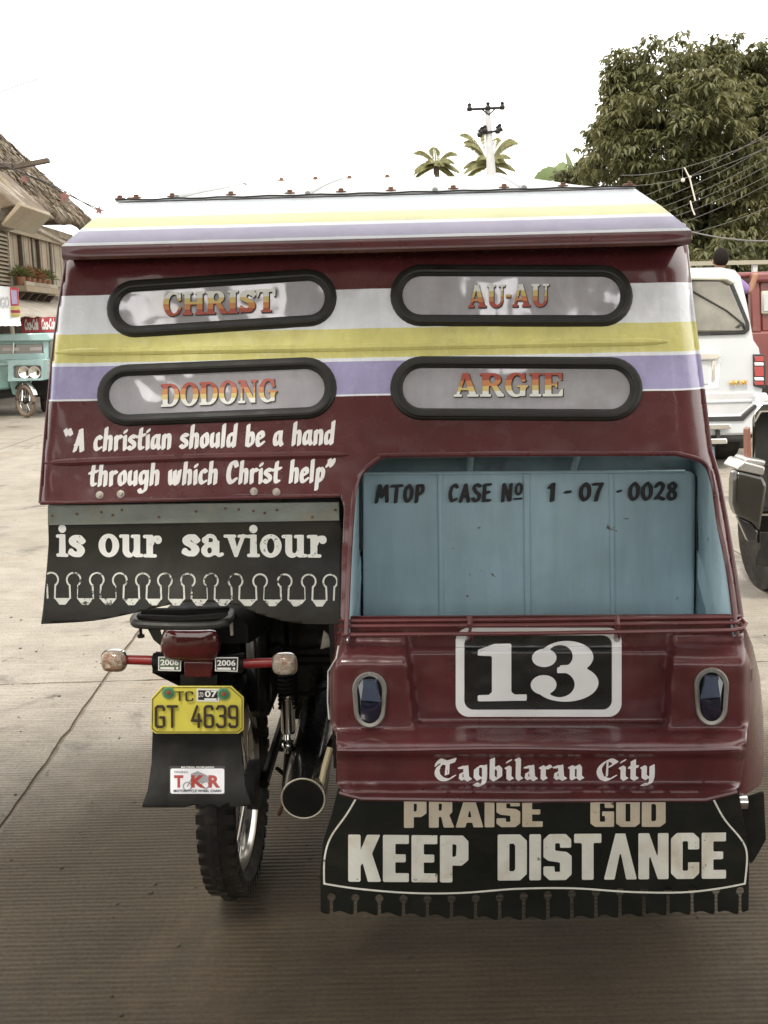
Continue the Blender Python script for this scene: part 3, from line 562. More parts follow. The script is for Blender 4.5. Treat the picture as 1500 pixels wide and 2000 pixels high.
# lip and gutter under the drip edge
zl = T(700, 491, LY).z
lipp = []
for f, zz in ((0, zt - .001), (.0, zl + .004), (.004, zl), (.03, zl + .002)):
    lipp.append([Vector((p.x, p.y + f, zz)) for p in row(dl, dr)])
MB().loft(lipp, closed=False).build('roof_lip', m_maroon, trike, solid=.003, smooth=12)
for s_, a, b in ((-1, dl, fl), (1, dr, fr)):
    MB().loft([[Vector((p.x, p.y, zz)) for p in row(a, b, 6)] for zz in (zt - .001, zl)], closed=False).build('roof_lip', m_maroon, trike, solid=.003)
MB().add([(dl.x + .01, LY + .01, zl + .012), (dr.x - .01, LY + .01, zl + .012), (fr.x, FB, zl + .012), (fl.x, FB, zl + .012)], [(0, 1, 2, 3)]).build('headlining', m_maroon, trike, solid=.003)
# ------------------------------------------------------------------ sides of the passenger cabin
def er(py, e=.0): p = upper(pc(XR, py), py); return p
xs_ = [er(y) for y in (480, 600, 720, 800, 880, 930, 1010, 1130, 1207)]
f_y = 1.75
upr = [p for p in xs_ if p.z > 1.2]
MB().loft([[p for p in xs_[:4]], [Vector((p.x - .02, f_y, p.z)) for p in xs_[:4]]], closed=False).build('side_panel', m_skin, trike, solid=.005)
for ya, yb in ((.85, .92), (1.65, 1.75)):
    MB().box((xs_[5].x - .04, ya, .5), (xs_[5].x - .005, yb, xs_[3].z + .02)).build('side_post', m_maroon, trike, bevel=.008)
xl_ = [upper(pc(XL, y), y) for y in (480, 600, 760, 900, 982)]
MB().loft([xl_, [Vector((p.x + .02, .75, p.z)) for p in xl_]], closed=False).build('side_panel', m_skin, trike, solid=.005)
# ------------------------------------------------------------------ luggage recess
BY = .20                                          # back wall depth
back = sheet(lambda X, Y: sd_poly(X, Y, [(708, 926), (1358, 921), (1354, 1320), (710, 1320)]), (700, 915, 1365, 1325), 12, lambda x, y: T(x, y, BY)).build('recess_back_panel', m_teal, trike, flip=None, solid=-.004)
for px, r in ((862, .006), (1031, .008), (1197, .006)):
    MB().tube([T(px - 3 + i * .3, 926 + i * 30, BY - .002) for i in range(11)], r, 8, ell=(1, .5)).build('panel_seam', m_teal, trike)
MB().tube([T(x, 925 - (x - 708) * .007, BY - .003) for x in range(708, 1360, 30)], .004, 6).build('panel_seam', m_teal, trike)
# recess roof (sloping up towards the rear) with two stiffeners
ra, rb = [upper(x, y, .012) for x, y in ((735, 898), (1335, 890))]
rc, rd = T(1385, 919, BY + .05), T(690, 925, BY + .05)
for p in (rc, rd): p.z = T(1000, 924, BY).z + .01
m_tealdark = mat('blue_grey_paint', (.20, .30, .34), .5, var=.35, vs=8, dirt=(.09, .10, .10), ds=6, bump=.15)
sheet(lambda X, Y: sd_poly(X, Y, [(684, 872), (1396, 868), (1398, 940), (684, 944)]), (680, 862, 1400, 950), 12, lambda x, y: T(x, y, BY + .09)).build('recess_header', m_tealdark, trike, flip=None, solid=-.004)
for xa, xb in ((921, 915), (1132, 1114)):
    MB().tube([T(xa, 878, BY + .07), T(xb, 932, BY + .07)], .009, 8, ell=(1, .7)).build('header_stiffener', m_teal, trike)
# inner side walls follow the edge of the opening
lw = [Vector((upper(676, 1240).x, .02, upper(676, 1330).z))] + [upper(x, y, .008) for x, y in open_poly[:20]]; lw = [p for p in lw if p.z < 1.18]
rw = [upper(x, y, .008) for x, y in open_poly[-24:]] + [Vector((upper(1436, 1240).x - .01, .02, upper(1440, 1330).z))]; rw = [p for p in rw if p.z < 1.19]
wl = T(708, 1000, BY).x; wr = T(1358, 1000, BY).x
MB().loft([lw, [Vector((wl - .012, BY + .10, p.z)) for p in lw]], closed=False).build('recess_side_wall', m_teal, trike, solid=.004)
MB().loft([rw, [Vector((wr + .012, BY + .10, p.z)) for p in rw]], closed=False).build('recess_side_wall', m_teal, trike, solid=.004)
zf = T(1000, 1209, -.09).z - .16
MB().box((wl - .03, -.06, zf - .01), (wr + .03, BY + .1, zf)).build('recess_floor', m_teal, trike)
MB().box((wl - .01, BY + .10, zf), (wr + .01, BY + .115, 1.30)).build('cabin_bulkhead', m_dark, trike)
# diagonal gusset on the right, small one on the left
g = [T(1362, 1078, BY - .02), T(1418, 1225, -.02), T(1388, 1235, 0.02), T(1362, 1130, BY - .02)]
MB().prism(g, (.012, .004, .0)).build('gusset', m_teal, trike, bevel=.002)
g = [T(705, 1085, BY - .02), T(683, 1225, -.03), T(700, 1235, 0.02), T(706, 1130, BY - .02)]
MB().prism(g, (-.01, .004, 0)).build('gusset', m_teal, trike, bevel=.002)
for x in (703, 1363):
    MB().tube([T(x, 930, BY - .012), T(x, 1075, BY - .012)], .005, 6).build('door_track', m_bodyblack, trike)
for s, xa, xb in (('MTOP', 733, 828), ('CASE', 876, 958), ('No', 979, 1020), ('1', 1071, 1084), ('-', 1102, 1115), ('07', 1131, 1177), ('.', 1204, 1216), ('0028', 1227, 1322)):
    ya, yb = 981 - (xa - 733) * .009, 981 - (xb - 733) * .009
    text_mesh('show', s, (xa, ya), (xb, yb), 34, lambda x, y: T(x, y, BY - .009), slant=.05, res=26, fat=.008).build('permit_lettering', m_ink, trike, flip=None)
# ------------------------------------------------------------------ lower body: one pressed panel with two lamp pods and a step bumper
def ss(a, b, x): t = min(1, max(0, (x - a) / (b - a))); return t * t * (3 - 2 * t)
def lower_d(px, py):
    inL = 1 - ss(786 + (py - 1240) * .10, 800 + (py - 1240) * .12, px); inR = ss(1302 - (py - 1240) * .05, 1320 - (py - 1240) * .06, px); pod = max(inL, inR)
    d = -.075
    d -= .022 * ss(1262, 1276, py) * (1 - pod)
    d -= pod * (.005 + .018 * ss(1236, 1242, py) + .052 * ss(1242, 1302, py))
    # outer corners of the pods fall away
    xl = 640 if py > 1305 else 640 + (1305 - py) * .28
    d += .05 * (1 - ss(xl, xl + 22, px)) ** 2; d += .05 * ss(1440, 1472, px) ** 2
    # step
    sh = ss(1408, 1424, py); tgt = -.150
    d = d * (1 - sh) + tgt * sh
    end = max(0, (690 - px) / 40) ** 2 * .035 + max(0, (px - 1425) / 40) ** 2 * .05
    prot = .068 * ss(1420, 1458, py) ** 1.0 + .012 * ss(1456, 1466, py) - .020 * ss(1470, 1482, py) + .0 + .03 * ss(1528, 1546, py)
    d += .0022 * mnoise.noise(Vector((px / 70., py / 50., 5.))) + .0008 * mnoise.noise(Vector((px / 25., py / 25., 1.)))
    d -= prot; d += end * ss(1440, 1470, py)
    return d
def lower(px, py, off=0.): return T(px, py, lower_d(px, py) - off)
def loff(o): return lambda x, y: lower(x, y, o)
low_poly = [(664, 1204), (1448, 1200), (1455, 1262), (1470, 1308), (1466, 1400), (1459, 1428), (1458, 1465), (1452, 1500), (1446, 1535), (1420, 1552), (1380, 1561), (1000, 1563), (700, 1558), (674, 1550), (656, 1530), (657, 1470), (656, 1435), (645, 1410), (640, 1330), (644, 1308), (660, 1245)]
sheet(lambda X, Y: sd_poly(X, Y, low_poly), (632, 1195, 1480, 1570), 4.5, lower).build('lower_panel', m_maroon, trike, flip=None, solid=-.005, smooth=60)
MB().tube([lower(x, y, 0) for x, y in dens([(665, 1548), (705, 1559), (1000, 1563), (1378, 1561), (1438, 1546)], 20)], .0055, 8).build('bumper_hem', m_maroon, trike)
MB().tube([lower(x, 1463 + 2 * math.sin(x / 90), .002) for x in range(662, 1452, 12)], .0045, 8).build('bumper_lip', m_maroon, trike)
# pale seam on the left pod edge
MB().tube([lower(x, y, .003) for x, y in dens([(661, 1262), (657, 1285), (641, 1312), (640, 1370), (643, 1405)], 8)], .0018, 6).build('pod_edge_trim', mat('bare_white_edge', (.6, .6, .58), .5), trike)
# side of the sidecar body turning forward
def side_s(px, py):
    t = min(1, max(0, (px - 1440) / 52)); return T(px, py, .0 + .28 * (1 - math.sqrt(max(0, 1 - t * t))) )
sheet(lambda X, Y: sd_poly(X, Y, [(1440, 1200), (1452, 1215), (1470, 1260), (1484, 1320), (1491, 1400), (1492, 1500), (1486, 1532), (1450, 1556), (1430, 1560)]), (1430, 1195, 1496, 1565), 4, side_s).build('side_fairing', m_maroon, trike, flip=None, solid=-.004, smooth=60)
MB().box((-.115, -.02, .56), (-.105, 1.7, .92)).build('sidecar_wall', m_maroon, trike)
MB().box((.765, .25, .50), (.775, 1.7, .92)).build('sidecar_wall', m_maroon, trike)
MB().box((-.10, -.03, .47), (.76, 1.7, .50)).build('sidecar_floor', m_dark, trike)
# rack rails over the panel
m_rail = mat('chipped_maroon_rail', (.12, .025, .025), .35, coat=.3, var=.3, vs=20, chip=(.35, .25, .2), cs=70, clo=.74, chi=.78)
RY = -.115
def rail(pts, r=.0045, name='rail'): MB().tube([T(x, y, d) for x, y, d in pts], r, 8).build(name, m_rail, rack)
rack = empty('rear_rack', (0, 0, 0), parent=trike)
rail([(665, 1212, -.08), (668, 1213, RY + .01), (1050, 1210, RY + .01), (1430, 1205, RY + .01), (1447, 1202, -.08)])
rail([(664, 1222, -.08), (672, 1223, RY), (1050, 1221, RY), (1440, 1216, RY), (1448, 1210, -.09)])
rail([(662, 1236, -.085), (668, 1240, RY - .012), (1050, 1237, RY - .012), (1430, 1231, RY - .012), (1452, 1227, RY - .01), (1457, 1218, RY), (1448, 1208, -.09)])
for x in (917, 1205):
    rail([(x, 1206, RY + .015), (x + 1, 1222, RY - .004), (x + 1, 1240, RY - .012), (x, 1248, -.085)], .007, 'rack_bracket')
# number board painted on the panel
sheet(lambda X, Y: sd_rrect(X, Y, 890, 1226, 1214, 1400, 26) , (880, 1220, 1224, 1408), 4, loff(.0008)).build('number_board', mat('white_number_paint', (.80, .80, .80), .35, var=.06), trike, flip=None)
sheet(lambda X, Y: sd_rrect(X, Y, 907, 1241, 1195, 1386, 18), (880, 1220, 1224, 1408), 4, loff(.0014)).build('number_board', mat('black_number_paint', (.010, .011, .011), .3, coat=.3, var=.1), trike, flip=None)
text_mesh('soft', '13', (933, 1370), (1174, 1366), 112, loff(.002), res=40, fat=.0).build('number_lettering', mat('white_number_paint', (.8, .8, .8)), trike, flip=None)
for s, xa, xb in (('Tagbilaran', 846, 1141), ('City', 1160, 1281)):
    text_mesh('church', s, (xa, 1524), (xb, 1522), 40, loff(.0015), slant=.02, res=30).build('city_lettering', m_wht, trike, flip=None)
# marker lamps
m_bezel = mat('grey_cast_bezel', (.34, .33, .30), .4, .5, var=.2, vs=30)
m_lens = mat('dark_blue_lens', (.010, .016, .032), .08, coat=1., var=.1)
m_lenstop = mat('lens_top_highlight', (.07, .09, .14), .18, coat=1., var=.3, vs=30)  # paler copy of the lens colour paints the highlight on its top facet
for cx, cy, hw, hh in ((722, 1367, 34, 55), (1390, 1361, 34, 57)):
    base = lower_d(cx, cy); L = empty('marker_lamp', (0, 0, 0), parent=trike)
    f = lambda x, y, o: T(x, y, base - o)
    cap = []
    for i in range(17): a = rad(180 * i / 16); cap.append((cx + hw * math.cos(a), cy - hh + hw - hw * math.sin(a)))
    for i in range(17): a = rad(180 + 180 * i / 16); cap.append((cx + (hw - 3) * math.cos(a), cy + hh - hw - hw * math.sin(a)))
    inn = [(cx + (x - cx) * .72, cy + (y - cy) * .84) for x, y in cap]
    MB().loft([[f(x, y, -.012) for x, y in cap], [f(x, y, .010) for x, y in cap], [f(cx + (x - cx) * .93, cy + (y - cy) * .96, .014) for x, y in cap], [f(x, y, .012) for x, y in inn], [f(x, y, .002) for x, y in inn]], caps=False).build('bezel', m_bezel, L, smooth=50)
    MB().prism([f(x, y, .004) for x, y in inn], (0, .004, 0)).build('lamp_back', m_ink, L)
    a_ = [(-.62, -.72), (.30, -.72), (.62, .10), (-.72, .10)]; sgn = 1 if cx < 1000 else -1
    q = lambda u, v, o: f(cx + sgn * u * hw, cy + v * hh, o)
    MB().add([q(-.40, -.74, .012), (q(.42, -.74, .012)), q(.66, .08, .020), q(-.5, .02, .030), q(-.34, -.68, .030), q(.30, -.68, .030)], [(4, 5, 2, 3), (0, 4, 3), (1, 2, 5), (0, 1, 5, 4)]).build('lens', m_lenstop, L, smooth=20)
    MB().add([q(-.5, .02, .030), q(.66, .08, .020), q(.50, .66, .014), q(.05, .80, .014), q(-.52, .66, .016), q(.02, .10, .034), q(-.66, -.5, .012), q(-.40, -.74, .012)], [(0, 5, 4), (5, 1, 2), (5, 2, 3), (5, 3, 4), (0, 4, 6), (0, 6, 7)]).build('lens', m_lens, L, smooth=20)
    for yy in (-.9,): MB().lathe(f(cx, cy + hh * yy, .011), (0, -1, 0), [(0, 0), (.003, 0), (.003, .002), (0, .003)], 8).build('screw', m_bolt, L)
# ------------------------------------------------------------------ black flap with the worn text
def flapd(px, py): return -.005 + .012 * math.sin(px / 85.) * ss(1060, 1220, py) - .05 * ss(1060, 1230, py) + UB * 0
def flap(px, py, off=0.): return T(px, py, flapd(px, py) - off)
fo = [(94, 1020), (664, 1014), (669, 1040), (668, 1216)] + smoothpath([(668, 1219), (610, 1219), (558, 1214), (500, 1197), (455, 1180), (370, 1175), (290, 1190), (255, 1199), (180, 1213), (80, 1219)], 5) + [(84, 1190), (92, 1100), (95, 1060)]
UF = empty('upper_flap', (0, 0, 0), parent=trike)
sheet(lambda X, Y: sd_poly(X, Y, fo), (74, 1008, 668, 1226), 7, flap).build('flap_sheet', m_vinyl, UF, flip=None, solid=-.003, smooth=50)
for s, xa, xb in (('is', 111, 166), ('our', 193, 315), ('saviour', 356, 637)):
    text_mesh('soft', s, (xa, 1086), (xb, 1088), 42, lambda x, y: flap(x, y, .001), res=30, fat=.025).build('flap_lettering', m_whtflap, UF, flip=None)
kx = [100, 144, 189, 234, 279, 322, 367, 412, 460, 508, 556, 603, 645]; mbk = MB(); mbw = MB(); mbe = MB()
def keyfield(X, Y):
    F = np.full(X.shape, 1e9)
    for i, x in enumerate(kx):
        y = 1132 + (i / 12) * 4
        ring = np.abs(np.hypot(X - x, Y - y) - 13.5) - 1.7; ring = np.maximum(ring, -(sd_poly(X, Y, [(x - 9, y), (x + 9, y), (x + 9, y + 20), (x - 9, y + 20)])))
        F = np.minimum(F, ring)
        for s in (-1, 1):
            F = np.minimum(F, sd_seg(X, Y, x + s * 8, y + 10, x + s * 7, y + 36) - (1.7 if (i * 7 + s) % 4 else .9))
        if i < 12:
            xn = kx[i + 1]; yb = y + 36
            F = np.minimum(F, sd_poly(X, Y, [(x + 6, yb), (xn - 6, yb), ((x + xn) / 2 + 6, yb + 13), ((x + xn) / 2 - 6, yb + 13)]))
    return np.maximum(F, sd_poly(X, Y, [(92, 1100), (659, 1100), (658, 1200), (90, 1200)]))
m_key = mat('scraped_white_paint', (.66, .66, .60), .5, var=.2, vs=20, chip=(.035, .032, .028), cs=90, clo=.60, chi=.66)
sheet(keyfield, (90, 1112, 662, 1192), 1.5, lambda x, y: flap(x, y, .0015)).build('keyhole_pattern', m_key, UF, flip=None)
MB().prism([T(93, 987, -.012), T(662, 981, -.012), T(663, 1017, -.012), T(93, 1026, -.012)], (0, .004, 0)).build('clamp_strip', m_alu, UF, bevel=.001)
for x, y in ((102, 1007), (150, 1004), (198, 1000), (238, 996), (220, 1006), (310, 1010), (383, 999), (440, 993), (466, 995), (495, 998), (517, 1002), (541, 996), (610, 1010), (655, 996)):
    MB().lathe(T(x, y, -.0125), (0, -1, 0), [(0, 0), (.0032, 0), (.0028, .0015), (0, .002)], 8).build('rivet', m_rust, UF)
for x in (195, 240, 496, 541):
    MB().box(T(x - 9, 984, .0), T(x + 9, 968, .006)).build('hanger', m_dark, UF)
MB().prism([T(652, 972, .04), T(690, 972, .04), T(684, 1225, .04), T(652, 1225, .04)], (0, .02, 0)).build('frame_post', m_dark, trike)
MB().box(T(96, 990, .02), T(664, 966, .05)).build('cross_member', m_dark, UF)
# ------------------------------------------------------------------ lower mud flap
def mfd(px, py): return -.07 + .018 * math.sin(px / 140. + .6) * ss(1600, 1780, py) + .02 * ss(1560, 1790, py)
def mfl(px, py, off=0.): return T(px, py, mfd(px, py) - off)
MF = empty('mud_flap', (0, 0, 0), parent=trike)
bot = [(x, 1788 + 3.5 * math.cos((x - 640) / 47. * 2 * math.pi) + 6 * math.sin(x / 130)) for x in range(626, 1462, 6)]
mo = [(660, 1540), (1440, 1530), (1452, 1600), (1463, 1680), (1462, 1790)] + bot[::-1] + [(626, 1700), (632, 1640), (648, 1590)]
kh = list(range(647, 1460, 47))
def mff(X, Y):
    F = sd_poly(X, Y, mo)
    for i, x in enumerate(kh):
        yy = 1752 - 8 * (i / 17.) + 6 * math.sin(i / 3.)
        F = np.maximum(F, -np.minimum(np.hypot(X - x, Y - yy) - 8, sd_poly(X, Y, [(x - 3, yy), (x + 3, yy), (x + 3.5, 1830), (x - 3.5, 1830)])))
    return F
sheet(mff, (618, 1524, 1470, 1806), 3.2, mfl).build('flap_sheet', mat('dusty_black_rubber', (.009, .010, .007), .6, var=.3, vs=9, dirt=(.03, .028, .02), ds=6, dlo=.5, dhi=.9, bump=.15, spec=.3), MF, flip=None, solid=-.004, smooth=50)
ol = smoothpath([(694, 1562), (676, 1592), (646, 1635), (634, 1675), (633, 1725)], 6)[:-1] + smoothpath([(633, 1726), (700, 1736), (800, 1744), (900, 1744), (1010, 1736), (1120, 1735), (1230, 1742), (1330, 1743), (1400, 1736), (1455, 1726)], 6)[:-1] + smoothpath([(1455, 1726), (1459, 1670), (1448, 1640), (1415, 1600), (1394, 1562)], 6)
def olf(X, Y):
    F = np.full(X.shape, 1e9)
    for a, b in zip(ol, ol[1:]): F = np.minimum(F, sd_seg(X, Y, *a, *b))
    return F - 1.8
sheet(olf, (626, 1556, 1466, 1752), 2.2, lambda x, y: mfl(x, y, .001)).build('flap_border', m_whtlow, MF, flip=None)
m_praise = mat('rubbed_tan_paint', (.62, .52, .38), .5, var=.25, vs=12, dirt=(.70, .66, .55), ds=4, dlo=.4, dhi=.7, chip=(.06, .045, .03), cs=60, clo=.66, chi=.74)
text_mesh('gothic', 'PRAISE', (789, 1617), (1060, 1615), 58, lambda x, y: mfl(x, y, .001), res=36).build('flap_lettering', m_praise, MF, flip=None)
text_mesh('gothic', 'GOD', (1153, 1615), (1300, 1615), 56, lambda x, y: mfl(x, y, .001), res=36).build('flap_lettering', m_praise, MF, flip=None)
text_mesh('gothic', 'KEEP', (680, 1722), (916, 1724), 92, lambda x, y: mfl(x, y, .001), res=36).build('flap_lettering', m_whtlow, MF, flip=None)
text_mesh('gothic', 'DISTVNCE', (972, 1720), (1418, 1716), 90, lambda x, y: mfl(x, y, .001), res=36).build('flap_lettering', m_whtlow, MF, flip=None)
# chassis rails, axle, sidecar wheel
MB().tube([(-.10, .0, .50), (-.10, 1.6, .42)], .02, 8).build('chassis_rail', m_dark, trike)
MB().tube([(.74, .05, .50), (.74, 1.6, .42)], .02, 8).build('chassis_rail', m_dark, trike)
MB().tube([(-.35, .62, .30), (.70, .62, .30)], .018, 8).build('axle', m_dark, trike)
MB().lathe(T(1440, 1566, .0), (1, 0, 0), [(0, -.02), (.010, -.02), (.016, -.01), (.016, .02), (.0, .02)], 18).build('chrome_bush', m_chrome, trike)
# ------------------------------------------------------------------ wheels
m_tyre = mat('dusty_tyre_rubber', (.014, .012, .010), .8, var=.3, vs=16, dirt=(.055, .045, .032), ds=7, dlo=.42, dhi=.8, bump=.3, bs=80, spec=.3)
m_rimc = mat('worn_chrome_rim', (.62, .60, .56), .16, 1., var=.2)
def make_wheel(parent, c, R, hw, rimR, name='rear_wheel', spokes=18, knob=True, mt=None, mrim=None):
    w_ = empty(name, (0, 0, 0), parent=parent); bind(w_, parent); c = Vector(c); mt = mt or m_tyre; mrim = mrim or m_rimc
    prof = [(rimR, -hw * .62), (rimR + (R - rimR) * .35, -hw), (R - .036, -hw * .98), (R - .016, -hw * .76), (R - .005, -hw * .4), (R - .001, 0), (R - .005, hw * .4), (R - .016, hw * .76), (R - .036, hw * .98), (rimR + (R - rimR) * .35, hw), (rimR, hw * .62)]
    mb = MB(); mb.loft([[c + Vector((h, math.cos(a) * r, math.sin(a) * r)) for r, h in prof] for a in [2 * math.pi * k / 48 for k in range(49)]], closed=False)
    if knob:
        n = 46
        for k in range(n):
            for u, wd, sh in ((-.72, .40, 0), (0, .38, .5), (.72, .40, 0)):
                a = 2 * math.pi * (k + sh) / n; da = math.pi / n * .62; x0, x1 = (u - wd / 2) * hw, (u + wd / 2) * hw
                if abs(u) > .5: x0 -= math.copysign(.004, -u) * (u < 0); x1 += .004 * (u > 0)
                ri, ro = (R - .034, R - .009) if abs(u) > .5 else (R - .012, R + .005)
                P = lambda x, aa, r: c + Vector((x, math.cos(aa) * r, math.sin(aa) * r))
                mb.add([P(x0, a - da, ri), P(x1, a - da, ri), P(x1, a + da, ri), P(x0, a + da, ri), P(x0, a - da, ro), P(x1, a - da, ro), P(x1, a + da, ro), P(x0, a + da, ro)], [(4, 5, 6, 7), (0, 1, 5, 4), (1, 2, 6, 5), (2, 3, 7, 6), (3, 0, 4, 7)])
    mb.build('tyre', mt, w_, smooth=35)
    rp = [(rimR + .006, -hw * .62), (rimR + .004, -hw * .52), (rimR - .008, -hw * .45), (rimR - .014, 0), (rimR - .008, hw * .45), (rimR + .004, hw * .52), (rimR + .006, hw * .62), (rimR - .003, hw * .56), (rimR - .02, hw * .3), (rimR - .02, -hw * .3), (rimR - .003, -hw * .56)]
    MB().loft([[c + Vector((h, math.cos(a) * r, math.sin(a) * r)) for r, h in rp] for a in [2 * math.pi * k / 48 for k in range(49)]], caps=False).build('rim', mrim, w_, smooth=40)
    MB().lathe(c, (1, 0, 0), [(0, -.06), (.02, -.06), (.05, -.05), (.052, -.03), (.03, -.02), (.03, .03), (.065, .035), (.067, .06), (.02, .065), (0, .065)], 22).build('hub', m_dark, w_)
    for k in range(spokes):
        a = 2 * math.pi * k / spokes; b = a + (.5 if k % 2 else -.5); s = .03 if k % 4 < 2 else -.03
        MB().tube([c + Vector((s, math.cos(b) * .04, math.sin(b) * .04)), c + Vector((0, math.cos(a) * (rimR - .012), math.sin(a) * (rimR - .012)))], .0018, 5).build('spoke', m_rimc if mt is m_tyre else m_dark, w_)
    return w_
WC = TI @ Vector((-.415, 2.60, .295)); WC.z = .292
make_wheel(trike, WC, .292, .046, .222)
make_wheel(trike, (.72, .42, .25), .25, .045, .17, 'sidecar_wheel', 10, False)
# sidecar mudguard (dark, right of the flap)
mb = MB(); c = Vector((.72, .42, .25))
mb.loft([[c + Vector((x, math.cos(a) * .285, math.sin(a) * .285)) for x in (-.06, -.02, .04, .085)] for a in [rad(15 + 15 * k) for k in range(14)]], closed=False)
mb.build('mudguard', m_bodyblack, trike, solid=.004)
sheet(lambda X, Y: sd_poly(X, Y, [(1445, 1562), (1492, 1545), (1496, 1640), (1478, 1672), (1466, 1690), (1455, 1650)]), (1440, 1540, 1500, 1695), 5, lambda x, y: T(x, y, .10)).build('mudguard', m_black, trike, flip=None, solid=-.004)
# ------------------------------------------------------------------ motorcycle tail
mx_ = WC.x
def M(px, py, y): return T(px, py, y)
# rear fender
mbf = MB(); mbf.loft([[WC + Vector((x, -math.cos(a) * r, math.sin(a) * r)) for x, r in ((-.062, .315), (-.055, .335), (-.03, .345), (0, .348), (.03, .345), (.055, .335), (.062, .315))] for a in [rad(18 + 8 * k) for k in range(19)]], closed=False)
mbf.build('rear_fender', m_bodyblack, trike, solid=.003, smooth=50)
# tail light, reflector, bracket
m_redl = mat('dark_red_lens', (.075, .008, .008), .16, coat=1., var=.25, vs=30)
m_red = mat('red_stalk_paint', (.26, .020, .018), .35, var=.2, vs=20)
def slab_px(pts, y0, depth, name, m, par, bevel=.004, **k): return MB().prism([M(x, y, y0) for x, y in pts], (0, depth, 0)).build(name, m, par, bevel=bevel, **k)
tl = [(318, 1235), (332, 1228), (412, 1229), (428, 1240), (431, 1262), (424, 1284), (405, 1294), (335, 1291), (318, 1280), (312, 1258)]
TLc = M(371, 1260, .02)
rings = []
for f, d in ((1.0, .05), (1.0, .01), (.96, -.008), (.85, -.018), (.5, -.024)):
    rings.append([M(371 + (x - 371) * f, 1260 + (y - 1260) * f, d) for x, y in smoothpath(tl, 3, True)])
MB().loft(rings).build('tail_light', m_redl, trike, smooth=50)
slab_px([(358, 1292), (416, 1293), (413, 1324), (360, 1323)], -.002, .02, 'reflector', m_redl, trike, .003)
slab_px([(300, 1283), (354, 1290), (352, 1345), (430, 1345), (425, 1292), (470, 1285), (470, 1312), (300, 1312)], .022, .03, 'tail_bracket', m_dark, trike, .003)
slab_px([(352, 1318), (424, 1318), (424, 1342), (352, 1342)], .012, .01, 'plate_bracket', m_dark, trike, .002)
# rack over the tail
rk = empty('tail_rack', (0, 0, 0), parent=trike); m_rk = mat('black_powder_coat', (.020, .019, .015), .5, var=.3, vs=30)
def loop(y, r, rr, name): MB().tube([M(a, b, d) for a, b, d in y], r, 10).build(name, m_rk, rk)
loop(smoothpath([(284, 1192, .30), (266, 1204, .10), (262, 1213, -.02), (275, 1220, -.045), (350, 1223, -.05), (420, 1221, -.045), (446, 1212, -.02), (452, 1198, .12), (454, 1184, .30)], 6), .0095, 1, 'rack_tube')
loop([(270, 1206, .02), (360, 1209, .0), (446, 1203, .02)], .008, 1, 'rack_crossbar')
loop([(278, 1197, .10), (360, 1197, .10), (448, 1193, .12)], .012, 1, 'rack_crossbar')
MB().lathe(M(274, 1221, -.03), (0, 0, -1), [(0, 0), (.0035, 0), (.0035, .022), (.008, .022), (.008, .028), (0, .028)], 12).build('rack_peg', m_dark, rk)
MB().lathe(M(452, 1215, -.01), (0, 0, -1), [(0, 0), (.004, 0), (.004, .03), (0, .03)], 12).build('rack_peg', m_bolt, rk)
# side cover beneath the rack, seat, tank and engine mass
mb = MB(); mb.loft([[M(x, y, d) for x, y in ((285, 1222), (312, 1222), (322, 1268), (300, 1250))] for d in (.0, .30)]); mb.build('tail_cowl', mat('dark_green_enamel', (.012, .018, .012), .2, coat=.6), trike)
mb = MB(); mb.loft([[Vector((mx_ + a * w_, y, z0 + b * h)) for a, b in ((-1, -.6), (-1.0, .3), (-.7, .9), (0, 1.05), (.7, .9), (1.0, .3), (1, -.6))] for y, w_, z0, h in ((.12, .10, .80, .05), (.25, .13, .80, .06), (.6, .13, .79, .06), (.85, .10, .78, .06))]); mb.build('seat', m_black, trike, smooth=50)
mb = MB(); mb.loft([[Vector((mx_ + a * w_, y, .80 + b * h)) for a, b in ((-1, -.6), (-1.0, .3), (-.6, .95), (.6, .95), (1.0, .3), (1, -.6), (0, -.8))] for y, w_, h in ((.86, .08, .08), (1.0, .13, .13), (1.25, .14, .14), (1.4, .06, .08))]); mb.build('fuel_tank', m_bodyblack, trike, smooth=50)
mb = MB().lathe((mx_, 1.12, .42), (1, 0, 0), [(0, -.16), (.10, -.15), (.13, -.08), (.14, .06), (.11, .15), (0, .17)], 24); mb.box((mx_ - .10, 1.0, .44), (mx_ + .10, 1.22, .74))
for k in range(7): mb.box((mx_ - .12, .98, .52 + k * .03), (mx_ + .12, 1.24, .528 + k * .03))
mb.build('engine', m_dark, trike, bevel=.004)
slab = MB().box((mx_ + .05, .30, .50), (mx_ + .115, .85, .76)).build('side_cover', m_bodyblack, trike, bevel=.03)
MB().box((mx_ - .115, .36, .50), (mx_ - .05, .85, .76)).build('side_cover', m_bodyblack, trike, bevel=.03)
for s in (-1, 1):
    MB().tube([(mx_ + s * .075, WC.y, .292), (mx_ + s * .08, 1.05, .36)], .014, 8).build('swingarm', m_dark, trike)
    MB().tube([(mx_ + s * .10, .30, .76), (mx_ + s * .08, 1.2, .88)], .013, 8).build('frame_tube', m_dark, trike)
MB().tube([(mx_ + .11, .9, .36), (mx_ + .3, .9, .40), (-.10, .9, .46)], .016, 8).build('sidecar_strut', m_dark, trike)
MB().tube([(mx_ + .10, .45, .62), (-.10, .5, .60)], .016, 8).build('sidecar_strut', m_dark, trike)
